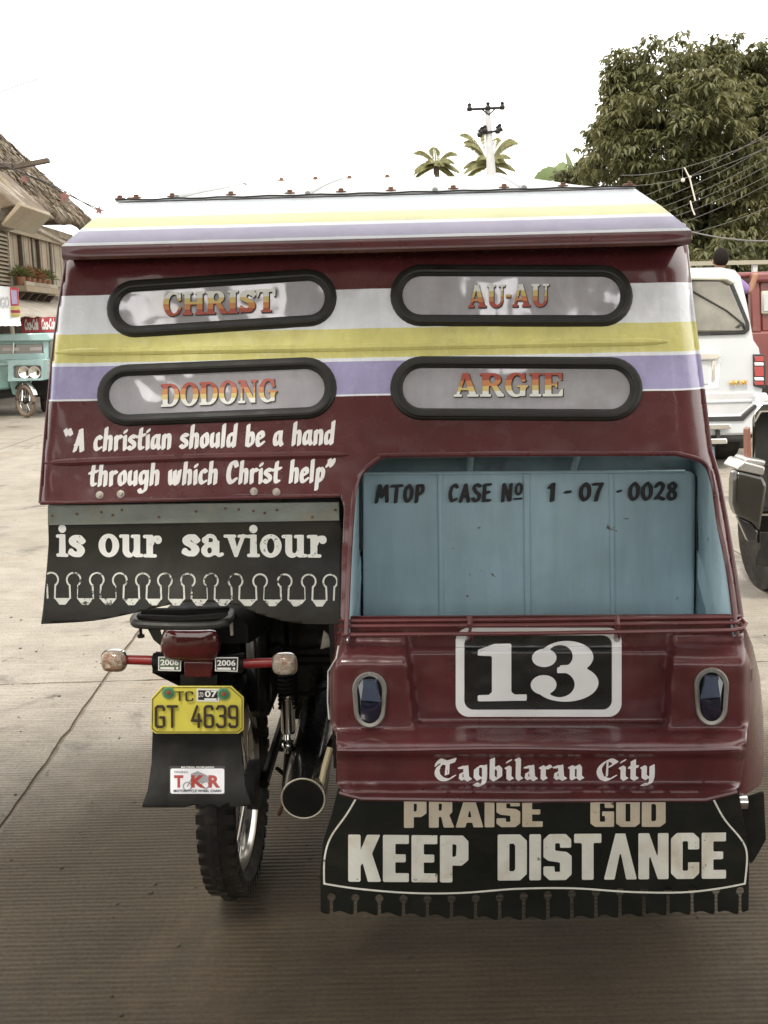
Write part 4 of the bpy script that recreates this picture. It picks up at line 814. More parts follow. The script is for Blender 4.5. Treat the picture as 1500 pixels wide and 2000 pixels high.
# front fork and front wheel, handlebar
make_wheel(trike, (mx_, 1.72, .285), .285, .04, .222, 'front_wheel', 10, False)
for s in (-1, 1): MB().tube([(mx_ + s * .08, 1.72, .285), (mx_ + s * .08, 1.48, .95)], .018, 8).build('front_fork', m_chrome, trike)
MB().tube(smoothpath([(mx_ - .36, 1.30, 1.00), (mx_ - .2, 1.36, 1.03), (mx_ - .08, 1.46, .98), (mx_ + .08, 1.46, .98), (mx_ + .2, 1.36, 1.03), (mx_ + .36, 1.30, 1.00)], 4), .011, 8).build('handlebar', m_chrome, trike)
MB().box((mx_ + .07, .74, .33), (-.112, .76, .98)).build('added_dark_sheet', m_bodyblack, trike, bevel=.01)  # black sheet added to darken the open gap beside the rear wheel
MB().box((mx_ - .02, .60, .50), (mx_ + .12, .66, .95)).build('air_box', m_dark, trike, bevel=.02)
MB().box((-.13, .02, .50), (-.116, 1.7, 1.10)).build('sidecar_wall', m_bodyblack, trike)
# shock absorber
sa = empty('shock_absorber', (0, 0, 0), parent=trike); SY = .30
MB().lathe(M(563, 1432, SY), (0, .15, 1), [(0, 0), (.017, 0), (.019, .01), (.019, .085), (.021, .09), (.021, .10), (0, .10)], 20).build('shock_body', m_chrome, sa)
MB().lathe(M(563, 1470, SY), (0, .15, 1), [(0, 0), (.012, 0), (.014, .02), (.008, .03), (.006, .06), (0, .06)], 18).build('shock_rod', m_chrome, sa)
MB().ball(M(562, 1456, SY - .01), .016, .014, .014).build('shock_eye', m_chrome, sa)
MB().tube([M(562, 1468, SY), M(555, 1560, SY + .05)], .009, 8).build('shock_mount', m_dark, sa)
spr = [M(563, 1385, SY + .02) + Vector((math.cos(t * .9) * .024, math.sin(t * .9) * .024, t * .0016)) for t in range(0, 100)]
MB().tube(spr, .004, 6).build('shock_spring', m_dark, sa)
# muffler; the bright chrome reflection of its ring is painted as a pale tone
mf = empty('muffler', (0, 0, 0), parent=trike); mc = M(592, 1560, .10)
ax = Vector((-.02, 1, .06)).normalized(); Rm = .0535
MB().lathe(mc, ax, [(.0, .012), (.010, .012), (.012, .022), (.030, .018), (.046, .006), (.050, 0)], 36).build('muffler_cap', m_dark, mf, smooth=50)
MB().lathe(mc, ax, [(.0515, .001), (.0528, -.001), (.0542, .001), (.0528, .005), (.0515, .001)], 40).build('muffler_ring', mat('ring_sheen_paint', (.72, .66, .54), .25, .2), mf)
MB().lathe(mc, ax, [(.0525, .004), (.055, .05), (.055, .55), (.03, .66), (.022, .7), (.022, 1.0)], 32).build('muffler_body', m_bodyblack, mf, smooth=50)
MB().tube([M(645, 1460, .16), M(634, 1500, .14), M(624, 1545, .12)], .008, 8).build('stay_rod', mat('cream_painted_tube', (.50, .42, .26), .4), trike)
MB().tube([M(655, 1440, .2), M(628, 1500, .3), M(600, 1520, .4)], .012, 8).build('stay_rod', m_chrome, trike)
MB().tube([M(600, 1480, .25), M(575, 1500, .2), M(545, 1590, .25)], .006, 8).build('stay_rod', m_rust, trike)
for a, b in (((500, 1240), (640, 1260)), ((530, 1330), (650, 1340)), ((540, 1500), (640, 1430))):
    MB().tube(smoothpath([M(a[0], a[1], .5), M((a[0] + b[0]) / 2, a[1] + 25, .45), M(b[0], b[1], .5)], 5), .006, 6).build('cable', m_black, trike)
MB().prism([M(632, 1232, .12), M(641, 1240, .12), M(646, 1262, .12), M(626, 1268, .12)], (0, .006, 0)).build('plastic_scrap', mat('dirty_clear_plastic', (.45, .42, .33), .3, var=.4, vs=60), trike)
# indicators
m_ind = mat('clear_ribbed_lens', (.62, .54, .44), .12, coat=.8, var=.6, vs=90, dirt=(.30, .15, .07), ds=45, dlo=.42, dhi=.6, bump=.8, bs=120)
for sx, xi, xs0, xs1, yc in ((-1, 222, 247, 300, 1291), (1, 556, 533, 476, 1297)):
    I = empty('turn_signal', (0, 0, 0), parent=trike); c = M(xi, yc, .01)
    def rr2(w2, h2, y): 
        o = []
        for k in range(24):
            a = 2 * math.pi * k / 24; cx_, sy_ = math.cos(a), math.sin(a); e = .62
            o.append(c + Vector((math.copysign(abs(cx_) ** e, cx_) * w2, y, math.copysign(abs(sy_) ** e, sy_) * h2)))
        return o
    MB().loft([rr2(.027, .024, .0), rr2(.0265, .0235, -.008), rr2(.022, .019, -.016), rr2(.010, .009, -.019)]).build('lens', m_ind, I, smooth=60)
    MB().loft([rr2(.029, .026, -.001), rr2(.0295, .0265, .006), rr2(.022, .020, .030), rr2(.008, .008, .042)]).build('housing', m_chrome, I, smooth=50)
    MB().cyl(M(xi - sx * 20, yc - 2, .03), M(xs0, yc - 2, .03), .008, 14).build('stalk_tip', m_chrome, I)
    MB().cyl(M(xs0, yc - 3, .03), M(xs1, yc - 1, .03), .011, 16).build('stalk', m_red, I)
    MB().cyl(M(xs1, yc - 1, .03), M(xs1 - sx * 22, yc, .03), .018, 14).build('rubber_grommet', m_black, I)
# stickers
m_stg = mat('faded_green_sticker', (.10, .14, .08), .5); m_stb = mat('black_sticker', (.02, .02, .02), .4); m_stw = mat('white_sticker', (.78, .78, .74), .4, var=.05)
for k, (x, y, m_) in enumerate(((310, 1284, m_stg), (421, 1285, m_stb))):
    S = empty('year_sticker', (0, 0, 0), parent=trike)
    slab_px([(x - 1, y - 1), (x + 44, y - 1), (x + 43, y + 27), (x - 1, y + 26)], -.004, .002, 'sticker_border', m_stw, S, 0)
    slab_px([(x + 1, y + 1), (x + 42, y + 1), (x + 41, y + 25), (x + 1, y + 24)], -.005, .001, 'sticker_face', m_, S, 0)
    font_mesh('2006', (x + 3, y + 15), (x + 39, y + 15), 11, lambda a, b: M(a, b, -.0058), .03).build('sticker_print', m_stw, S, flip=None)
    slab_px([(x + 3, y + 19), (x + 30, y + 19), (x + 30, y + 24), (x + 3, y + 23)], -.0056, .0005, 'sticker_print', m_stw, S, 0)
    MB().lathe(M(x + 36, y + 21, -.0052), (0, -1, 0), [(0, 0), (.003, 0), (.003, .0004), (0, .0004)], 10).build('sticker_print', m_stw, S)
# number plate
NP = empty('number_plate', (0, 0, 0), parent=trike)
m_plate = mat('yellow_plate_paint', (.66, .58, .09), .35, var=.12, vs=14, dirt=(.55, .42, .15), ds=8, dlo=.55, dhi=.9)
m_pink = mat('plate_ink', (.05, .035, .02), .45, var=.4, vs=50)
po = [(317, 1340), (452, 1340), (476, 1362), (476, 1425), (466, 1433), (303, 1433), (294, 1425), (295, 1364)]
slab_px(po, -.03, .003, 'plate_sheet', m_plate, NP, .001)
def inset(pts, d):
    cx, cy = 385, 1387; return [(x + (cx - x) * d / 90, y + (cy - y) * d / 47) for x, y in pts]
def ringf(X, Y): a = sd_poly(X, Y, inset(po, 2.5)); return np.maximum(a, -(a + 1.6))
sheet(ringf, (290, 1336, 480, 1438), 1.4, lambda a, b: M(a, b, -.0306)).build('plate_border', m_pink, NP, flip=None)
for s, xa, xb, yb_, hh_, ft_ in (('GT 4639', 304, 464, 1419, 40, -.018), ('TC', 344, 377, 1368, 17, -.03)):
    gw_ = [FONTS['plate']['g'][ch][0] for ch in s]; k_ = (xb - xa) / (sum(gw_) + .17 * (len(s) - 1)); xx = xa
    for ch, g1 in zip(s, gw_):
        if ch != ' ': text_mesh('plate', ch, (xx, yb_), (xx + g1 * k_, yb_), hh_, lambda a, b: M(a, b, -.0335), res=26, fat=ft_).build('plate_character', m_pink, NP, flip=None, solid=-.003)
        xx += (g1 + .17) * k_
slab_px([(384, 1345), (428, 1346), (428, 1371), (384, 1370)], -.032, .001, 'sticker_border', m_stw, NP, 0)
slab_px([(387, 1348), (425, 1349), (425, 1368), (387, 1367)], -.0326, .0005, 'sticker_face', m_stb, NP, 0)
font_mesh('07', (400, 1361), (424, 1361), 12, lambda a, b: M(a, b, -.033), .03).build('sticker_print', m_stw, NP, flip=None)
font_mesh('LTO', (388, 1361), (397, 1361), 9, lambda a, b: M(a, b, -.033), .02).build('sticker_print', m_stw, NP, flip=None)
slab_px([(399, 1364), (423, 1364), (423, 1368), (399, 1368)], -.033, .0003, 'sticker_print', m_stw, NP, 0)
for x, y in ((329, 1353), (437, 1355)):
    MB().lathe(M(x, y, -.0315), (0, -1, 0), [(0, 0), (.0145, 0), (.0145, .002), (.011, .003), (.0, .003)], 22).build('plate_grommet', mat('pale_green_rubber', (.16, .30, .16), .5, dirt=(.35, .25, .12), ds=60), NP)
    MB().lathe(M(x, y, -.0345), (0, -1, 0), [(0, 0), (.0115, 0), (.010, .002), (0, .002)], 18).build('plate_grommet', mat('green_rubber', (.05, .20, .09), .5), NP)
    MB().lathe(M(x, y, -.0365), (0, -1, 0), [(0, 0), (.005, 0), (.004, .0025), (0, .003)], 12).build('plate_screw', mat('red_screw_cap', (.32, .05, .03), .5), NP)
# rubber flap behind the plate with maker's sticker
RF = empty('rubber_flap', (0, 0, 0), parent=trike)
def rfd(px, py): return .0 - .055 * ss(1440, 1580, py) ** 1.3 - .03 * max(0, (330 - px) / 50) * ss(1500, 1580, py) + .008 * math.sin(px / 30)
ro = [(298, 1425), (468, 1425), (474, 1480), (480, 1540), (492, 1574), (450, 1576), (445, 1570), (430, 1577), (410, 1573), (395, 1579), (380, 1572), (360, 1577), (330, 1577), (276, 1577), (288, 1545), (296, 1490)]
rf = lambda x, y, o=0: T(x, y, rfd(x, y) - o)
sheet(lambda X, Y: sd_poly(X, Y, ro), (270, 1420, 500, 1582), 5, rf).build('flap_sheet', m_black, RF, flip=None, solid=-.004, smooth=50)
def quad(x0, y0, x1, y1): return lambda X, Y: sd_rrect(X, Y, x0, y0, x1, y1, 1)
sheet(quad(331, 1496, 440, 1552), (328, 1494, 443, 1555), 3, lambda x, y: rf(x, y, .001)).build('sticker_border', m_stb, RF, flip=None)
sheet(quad(333, 1501, 438, 1550), (330, 1494, 441, 1555), 3, lambda x, y: rf(x, y, .0016)).build('sticker_face', mat('glossy_white_sticker', (.80, .80, .84), .3), RF, flip=None)
m_tkr = mat('red_sticker_ink', (.36, .03, .02), .4); st = lambda x, y: rf(x, y, .0026)
st0 = lambda x, y: rf(x, y, .0021)
m_grey = mat('grey_sticker_ink', (.30, .30, .32), .4)
mbm = MB(); 
sheet(lambda X, Y: np.minimum(np.minimum(np.abs(np.hypot(X - 366, Y - 1536) - 8) - 1.3, np.abs(np.hypot(X - 401, Y - 1533) - 7) - 1.3), np.minimum(sd_seg(X, Y, 366, 1536, 378, 1514) - 1.2, sd_poly(X, Y, [(372, 1512), (386, 1506), (404, 1514), (412, 1522), (398, 1530), (380, 1528)]))), (350, 1500, 430, 1550), 1.5, st0).build('sticker_picture', m_grey, RF, flip=None)
for ch, x0, x1 in (('T', 340, 358), ('K', 373, 401), ('R', 407, 430)):
    font_mesh(ch, (x0, 1537), (x1, 1537), 23, st, .045).build('sticker_print', m_tkr, RF, flip=None)
font_mesh('MOTORCYCLE WHEEL CHAIN', (339, 1547), (432, 1547), 5, st, .03).build('sticker_print', m_ink, RF, flip=None)
font_mesh('ORIGINAL', (340, 1510), (368, 1510), 4.5, st, .02).build('sticker_print', m_grey, RF, flip=None)
font_mesh('MATERIAL FROM JAPAN', (354, 1500), (418, 1500), 3.2, lambda x, y: rf(x, y, .0016), .02).build('sticker_print', m_stw, RF, flip=None)
# ------------------------------------------------------------------ ground and concrete road
def ground_mat(name, c1, c2, groove=True):
    m = bpy.data.materials.new(name); m.use_nodes = True; nt = m.node_tree; b = nt.nodes['Principled BSDF']
    geo = nt.nodes.new('ShaderNodeNewGeometry'); vec = geo.outputs['Position']
    n1 = noise(nt, .55, 7, .62, vec, .4); n2 = noise(nt, 3.5, 8, .7, vec); n3 = noise(nt, 90, 4, .6, vec)
    mp = nt.nodes.new('ShaderNodeMapping'); mp.inputs['Scale'].default_value = (.6, 9, 1); lk(nt, vec, mp.inputs[0]); n4 = noise(nt, 5, 6, .7, mp.outputs[0])
    base = ramp(nt, n1.outputs[0], [(.30, c1), (.68, c2)]).outputs[0]
    base = mixc(nt, 1, base, ramp(nt, n2.outputs[0], [(.28, g3(.76)), (.6, g3(1.04))]).outputs[0], 'MULTIPLY')
    base = mixc(nt, 1, base, ramp(nt, n4.outputs[0], [(.32, g3(.80)), (.62, g3(1.06))]).outputs[0], 'MULTIPLY')
    base = mixc(nt, 1, base, ramp(nt, n3.outputs[0], [(.3, g3(.72)), (.6, g3(1.08))]).outputs[0], 'MULTIPLY')
    if groove:                                    # foreground and under-vehicle shade painted into the concrete as a ragged dark patch
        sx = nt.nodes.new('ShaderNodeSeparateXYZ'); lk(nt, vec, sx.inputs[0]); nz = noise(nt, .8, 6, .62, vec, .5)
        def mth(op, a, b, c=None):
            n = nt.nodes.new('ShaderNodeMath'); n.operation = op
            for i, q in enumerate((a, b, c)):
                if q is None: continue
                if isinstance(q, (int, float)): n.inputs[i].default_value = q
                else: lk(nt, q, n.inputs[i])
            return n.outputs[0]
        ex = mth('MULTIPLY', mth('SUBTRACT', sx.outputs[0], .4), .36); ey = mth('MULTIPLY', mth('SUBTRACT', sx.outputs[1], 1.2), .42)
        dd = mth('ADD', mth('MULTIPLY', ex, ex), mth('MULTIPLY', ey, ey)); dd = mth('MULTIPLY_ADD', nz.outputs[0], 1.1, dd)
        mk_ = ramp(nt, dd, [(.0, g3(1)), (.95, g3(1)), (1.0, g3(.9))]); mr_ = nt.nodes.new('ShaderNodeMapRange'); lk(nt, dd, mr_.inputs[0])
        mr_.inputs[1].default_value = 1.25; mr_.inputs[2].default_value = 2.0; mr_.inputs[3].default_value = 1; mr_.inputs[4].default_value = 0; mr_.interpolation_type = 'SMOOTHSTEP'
        old = mixc(nt, 1, base, (.31, .262, .195), 'MULTIPLY'); base = mixc(nt, mr_.outputs[0], base, old)  # base tone multiplied down to paint the shade
    # brown and ochre stains
    n5 = noise(nt, .9, 6, .65, vec, .8); base = mixc(nt, ramp(nt, n5.outputs[0], [(.55, g3(0)), (.75, g3(.40))]).outputs[0], base, (.20, .135, .08))
    n6 = noise(nt, 1.7, 8, .7, vec, .3); base = mixc(nt, ramp(nt, n6.outputs[0], [(.56, g3(0)), (.68, g3(.7))]).outputs[0], base, (.045, .04, .034))
    n7 = noise(nt, 7, 5, .6, vec, 1.2); base = mixc(nt, ramp(nt, n7.outputs[0], [(.66, g3(0)), (.71, g3(.65))]).outputs[0], base, (.04, .034, .026))
    lk(nt, base, b.inputs['Base Color']); b.inputs['Roughness'].default_value = .82; b.inputs['Specular IOR Level'].default_value = .3
    h = nt.nodes.new('ShaderNodeMath'); h.operation = 'MULTIPLY'; lk(nt, n3.outputs[0], h.inputs[0]); h.inputs[1].default_value = .5; hh = h.outputs[0]
    if groove:
        wv = nt.nodes.new('ShaderNodeTexWave'); wv.wave_type = 'BANDS'; wv.bands_direction = 'Y'; wv.inputs['Scale'].default_value = 16.5; wv.inputs['Distortion'].default_value = 1.6
        wv.inputs['Detail'].default_value = 3; wv.inputs['Detail Scale'].default_value = .35; lk(nt, vec, wv.inputs['Vector'])
        a = nt.nodes.new('ShaderNodeMath'); a.operation = 'MULTIPLY_ADD'; lk(nt, wv.outputs['Fac'], a.inputs[0]); a.inputs[1].default_value = .8; lk(nt, hh, a.inputs[2]); hh = a.outputs[0]
        nbk = noise(nt, 2.2, 6, .7, vec); base2 = mixc(nt, ramp(nt, nbk.outputs[0], [(.36, g3(.25)), (.62, g3(1))]).outputs[0], base, mixc(nt, 1, base, ramp(nt, wv.outputs['Fac'], [(.0, g3(.76)), (.55, g3(1.06))]).outputs[0], 'MULTIPLY')); lk(nt, base2, b.inputs['Base Color'])
    bn = nt.nodes.new('ShaderNodeBump'); bn.inputs['Strength'].default_value = .55; bn.inputs['Distance'].default_value = .006; lk(nt, hh, bn.inputs['Height']); lk(nt, bn.outputs[0], b.inputs['Normal'])
    return m
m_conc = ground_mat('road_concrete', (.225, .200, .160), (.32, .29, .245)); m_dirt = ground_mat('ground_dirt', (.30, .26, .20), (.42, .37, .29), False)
m_joint = mat('joint_filler', (.17, .135, .095), .9, var=.4, vs=30, dirt=(.22, .19, .14), ds=12)
g_ = MB().add([(-400, -60, -.06), (400, -60, -.06), (400, 700, -.06), (-400, 700, -.06)], [(0, 1, 2, 3)]).build('ground', m_dirt); tag(g_, kind='structure')
rdx = empty('road', (0, 0, 0), kind='structure')
JX, JY, SWX, SWY, A_ = -1.245, 4.29, 3.62, 4.6, rad(1.6)
MB().add([(-12, -9, -.009), (10, -9, -.009), (10, 60, -.009), (-12, 60, -.009)], [(0, 1, 2, 3)]).build('joint_bed', m_joint, rdx)
ca, sa_ = math.cos(A_), math.sin(A_)
def rp_(u, v, z=0): return (JX + u * ca - v * sa_, JY + u * sa_ + v * ca, z)
rs = random.Random(3)
for i in range(-3, 3):
    for j in range(-3, 11):
        gx = .009; u0, u1 = i * SWX + gx, (i + 1) * SWX - gx; v0, v1 = j * SWY + gx * .7, (j + 1) * SWY - gx * .7
        near = -1 <= i <= 0 and -1 <= j <= 1; n = 60 if near else 4; ring = []
        for (a, b) in (((u0, v0), (u1, v0)), ((u1, v0), (u1, v1)), ((u1, v1), (u0, v1)), ((u0, v1), (u0, v0))):
            for k in range(n):
                t = k / n; jit = (rs.random() - .5) * .012 * (rs.random() < .6) if near and k else 0
                uu, vv = a[0] + (b[0] - a[0]) * t, a[1] + (b[1] - a[1]) * t
                ring.append((uu + (jit if a[0] == b[0] else 0), vv + (jit if a[1] == b[1] else 0)))
        top = [rp_(u, v, rs.uniform(-.0005, .0005)) for u, v in ring]
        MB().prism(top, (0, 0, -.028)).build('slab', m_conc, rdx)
rg = random.Random(21); mb = MB()
for k in range(420):
    p = Vector((rg.gauss(-.6, 1.3), rg.uniform(1.7, 5.5), 0)); r = rg.choice((.002, .003, .004, .006)); mb.ball(p + Vector((0, 0, r * .4)), r * rg.uniform(.8, 1.5), r, r * .6, 5)
tag(mb.build('grit', mat('dark_grit', (.09, .075, .055), .9, var=.5, vs=90)), 'loose grit and tiny stones scattered on the concrete road', 'grit', kind='stuff')
# ------------------------------------------------------------------ white off-road wagon behind, right
m_white = mat('white_car_paint', (.44, .46, .47), .18, coat=.7, var=.06, vs=2)
m_silver = mat('silver_trim_paint', (.42, .42, .42), .4, .0, var=.1)
m_tint = mat('tinted_window', (.20, .185, .15), .06, .45, coat=1., var=.9, vs=1.6); m_plast = mat('black_plastic', (.02, .02, .02), .5)
m_tailred = mat('car_red_lens', (.30, .03, .03), .15, coat=1.); m_tailwhite = mat('car_clear_lens', (.75, .73, .72), .15, coat=1.)
Y0 = 10.5; sb = W(1325, 800, Y0)
suv = root('parked_wagon', (sb.x, Y0 + 1.8, 0), 'white off-road wagon seen from behind, partly hidden by the maroon tricycle', 'car')
scx = sb.x
def prof(scale, zt_, y):
    P = [(0, 2.03), (.40, 2.03), (.54, 2.0), (.60, 1.94), (.68, 1.66), (.76, 1.30), (.82, 1.22), (.865, 1.02), (.875, .80), (.86, .56), (.80, .48), (0, .48)]
    P = [(x * scale, z if z < 1.25 else 1.25 + (z - 1.25) * zt_) for x, z in P]
    return [(scx + x, y, z) for x, z in P] + [(scx - x, y, z) for x, z in P[-2:0:-1]]
MB().loft([prof(.97, .985, Y0 + .0), prof(.995, 1, Y0 + .05), prof(1, 1.0, Y0 + .4), prof(1, 1.0, Y0 + 2.6), prof(1, .5, Y0 + 3.0), prof(1, .05, Y0 + 3.4), prof(.98, -.1, Y0 + 4.5), prof(.9, -.2, Y0 + 4.6)]).build('body', m_white, suv, smooth=40)
def pw(pts, y, d, name, m, par, bevel=0., **k): return MB().prism([W(x, yy, y) for x, yy in pts], d if isinstance(d, tuple) else (0, d, 0)).build(name, m, par, bevel=bevel, **k)
def mir(pts): return [(2 * 1325 - x + 2, y + .02 * (x - 1325) * 2) for x, y in pts][::-1]
gw = smoothpath([(1240, 560), (1300, 549), (1420, 546), (1428, 556), (1462, 640), (1456, 650), (1400, 653), (1238, 664)], 3, True)
sheet(lambda X, Y: sd_poly(X, Y, [(1190, 556), (1300, 545), (1421, 541), (1430, 548), (1464, 632), (1464, 645), (1455, 653), (1320, 657), (1180, 662)]), (1170, 530, 1475, 670), 5, lambda x, y: W(x, y, Y0 - .022)).build('window_seal', m_plast, suv, flip=None, solid=-.02)
sheet(lambda X, Y: sd_poly(X, Y, [(1196, 562), (1300, 551), (1414, 548), (1424, 556), (1456, 632), (1456, 640), (1449, 646), (1320, 650), (1188, 655)]), (1170, 530, 1475, 670), 5, lambda x, y: W(x, y, Y0 - .028)).build('rear_window', m_tint, suv, flip=None, solid=-.004)
pw([(1200, 531), (1340, 528), (1408, 530), (1436, 546), (1436, 556), (1420, 547), (1300, 545), (1200, 549)], Y0 - .16, .22, 'roof_spoiler', mat('cream_white_paint', (.62, .62, .54), .3, coat=.4), suv, .015)
MB().tube([W(1453, 634, Y0 - .05), W(1420, 607, Y0 - .05), W(1348, 566, Y0 - .05)], .008, 6).build('wiper', m_plast, suv)
MB().tube([W(1440, 640, Y0 - .05), W(1452, 632, Y0 - .06), W(1456, 642, Y0 - .05)], .012, 6).build('wiper', m_plast, suv)
pw([(1240, 700), (1405, 692), (1408, 702), (1404, 760), (1240, 764)], Y0 - .005, .02, 'plate_recess', mat('off_white_panel', (.66, .68, .68), .3), suv, .01)  # recess panel in a paler white than the body
pw([(1250, 694), (1405, 688), (1409, 697), (1400, 702), (1250, 706)], Y0 - .06, .06, 'tailgate_handle', m_chrome, suv, .01)
pw([(1392, 704), (1398, 704), (1396, 742), (1390, 744)], Y0 - .03, .03, 'tailgate_handle', m_chrome, suv, .004)
pw([(1260, 706), (1384, 703), (1384, 750), (1260, 754)], Y0 - .02, .02, 'blank_plate', m_white, suv, .004)
font_mesh('VENTURE', (1423, 752), (1459, 750), 8, lambda x, y: W(x, y, Y0 - .03), .05).build('badge', mat('gold_badge', (.55, .32, .08), .3, .7), suv, flip=None, solid=-.01)
tlp = empty('tail_lamp', (0, 0, 0), parent=suv); bind(tlp, suv)
pw([(1472, 692), (1492, 692), (1496, 720), (1495, 760), (1473, 754)], Y0 - .03, .10, 'lamp_frame', m_plast, tlp, .006)
for a, b, m_ in ((696, 706, m_tailred), (708, 714, m_tailwhite), (716, 735, m_tailred), (737, 743, m_tailwhite), (745, 752, m_tailred)):
    pw([(1474, a), (1491, a), (1492, b), (1475, b)], Y0 - .045, .03, 'lens', m_, tlp, .003)
pw([(1160, 772), (1470, 765), (1475, 775), (1474, 792), (1452, 812), (1160, 822)], Y0 - .03, .04, 'lower_trim', m_silver, suv, .012)
pw([(1160, 788), (1474, 780), (1474, 785), (1160, 793)], Y0 - .045, .03, 'lower_trim', m_white, suv, .006)
pw([(1160, 815), (1452, 810), (1476, 790), (1478, 770), (1500, 766), (1508, 800), (1470, 850), (1160, 858)], Y0 - .14, .3, 'bumper', m_white, suv, .03)
pw([(1160, 819), (1448, 813), (1476, 790), (1479, 795), (1452, 822), (1160, 828)], Y0 - .16, .05, 'bumper_gap', m_plast, suv, .004)
pw([(1180, 838), (1470, 828), (1464, 862), (1180, 872)], Y0 - .12, .3, 'bumper_underside', m_plast, suv, .03)
for yy, x1 in ((833, 1427), (862, 1420)):
    pw([(1300, yy - 4), (x1, yy - 6), (x1 + 2, yy + 5), (1300, yy + 8)], Y0 - .24, .08, 'tow_step', m_chrome, suv, .012)
pw([(1400, 840), (1407, 840), (1407, 862), (1400, 862)], Y0 - .2, .05, 'tow_step', m_plast, suv, .004)
for s in (-1, 1):
    for yy in (.75, 3.5):
        wl_ = MB().lathe((scx + s * .68, Y0 + yy, .37), (s, 0, 0), [(0, -.1), (.25, -.1), (.37, -.12), (.375, 0), (.37, .12), (.24, .13), (.22, .10), (0, .09)], 28).build('wheel', m_tyre, suv, smooth=35)
pw([(1190, 870), (1400, 862), (1398, 885), (1190, 890)], Y0 + .4, .1, 'axle', m_dark, suv, .02)
# ------------------------------------------------------------------ red jeepney further back
m_jr = mat('dull_red_jeep_paint', (.15, .035, .03), .4, coat=.3, var=.2, vs=2, dirt=(.20, .12, .09), ds=3, dlo=.6)
YJ = 13.2; jl = W(1408, 700, YJ); jr = root('red_jeepney', (jl.x + 1, YJ + 1, 0), 'dull red jeepney with open side windows, behind the white wagon', 'jeepney')
pw([(1408, 533), (1470, 531), (1470, 542), (1408, 545)], YJ - .02, 1.6, 'roof', m_jr, jr, .03)
pw([(1466, 531), (1720, 524), (1720, 548), (1466, 552)], YJ - .06, 1.6, 'roof', m_jr, jr, .04)
pw([(1408, 545), (1420, 545), (1424, 650), (1408, 650)], YJ, .12, 'window_post', m_jr, jr, .02)
pw([(1466, 548), (1484, 548), (1488, 650), (1468, 650)], YJ, .12, 'window_post', m_jr, jr, .02)
pw([(1408, 648), (1720, 640), (1720, 830), (1408, 840)], YJ, 1.5, 'side_panel', m_jr, jr, .04)
pw([(1484, 550), (1720, 545), (1720, 642), (1488, 648)], YJ + .02, .1, 'front_panel', m_jr, jr, .02)
pw([(1488, 568), (1520, 567), (1520, 613), (1488, 614)], YJ - .02, .05, 'window_frame', mat('cream_rubber', (.4, .38, .3), .5), jr, .02)
pw([(1491, 572), (1517, 571), (1517, 608), (1491, 609)], YJ - .03, .03, 'window_pane', mat('pale_window', (.35, .38, .36), .1, coat=1.), jr, .01)
pw([(1420, 545), (1468, 545), (1468, 650), (1420, 650)], YJ + 1.0, .05, 'interior_wall', mat('dark_red_interior', (.09, .02, .02), .6), jr)
for x in (1440, 1640): MB().lathe(W(x, 850, YJ + .2), (0, 0, 1), [(0, 0)] * 2, 4)
for x in (1470, 1650):
    c = W(x, 800, YJ); MB().lathe((c.x, YJ + .1, .36), (0, -1, 0), [(0, -.1), (.36, -.1), (.36, .1), (.2, .12), (0, .1)], 24).build('wheel', m_tyre, jr)
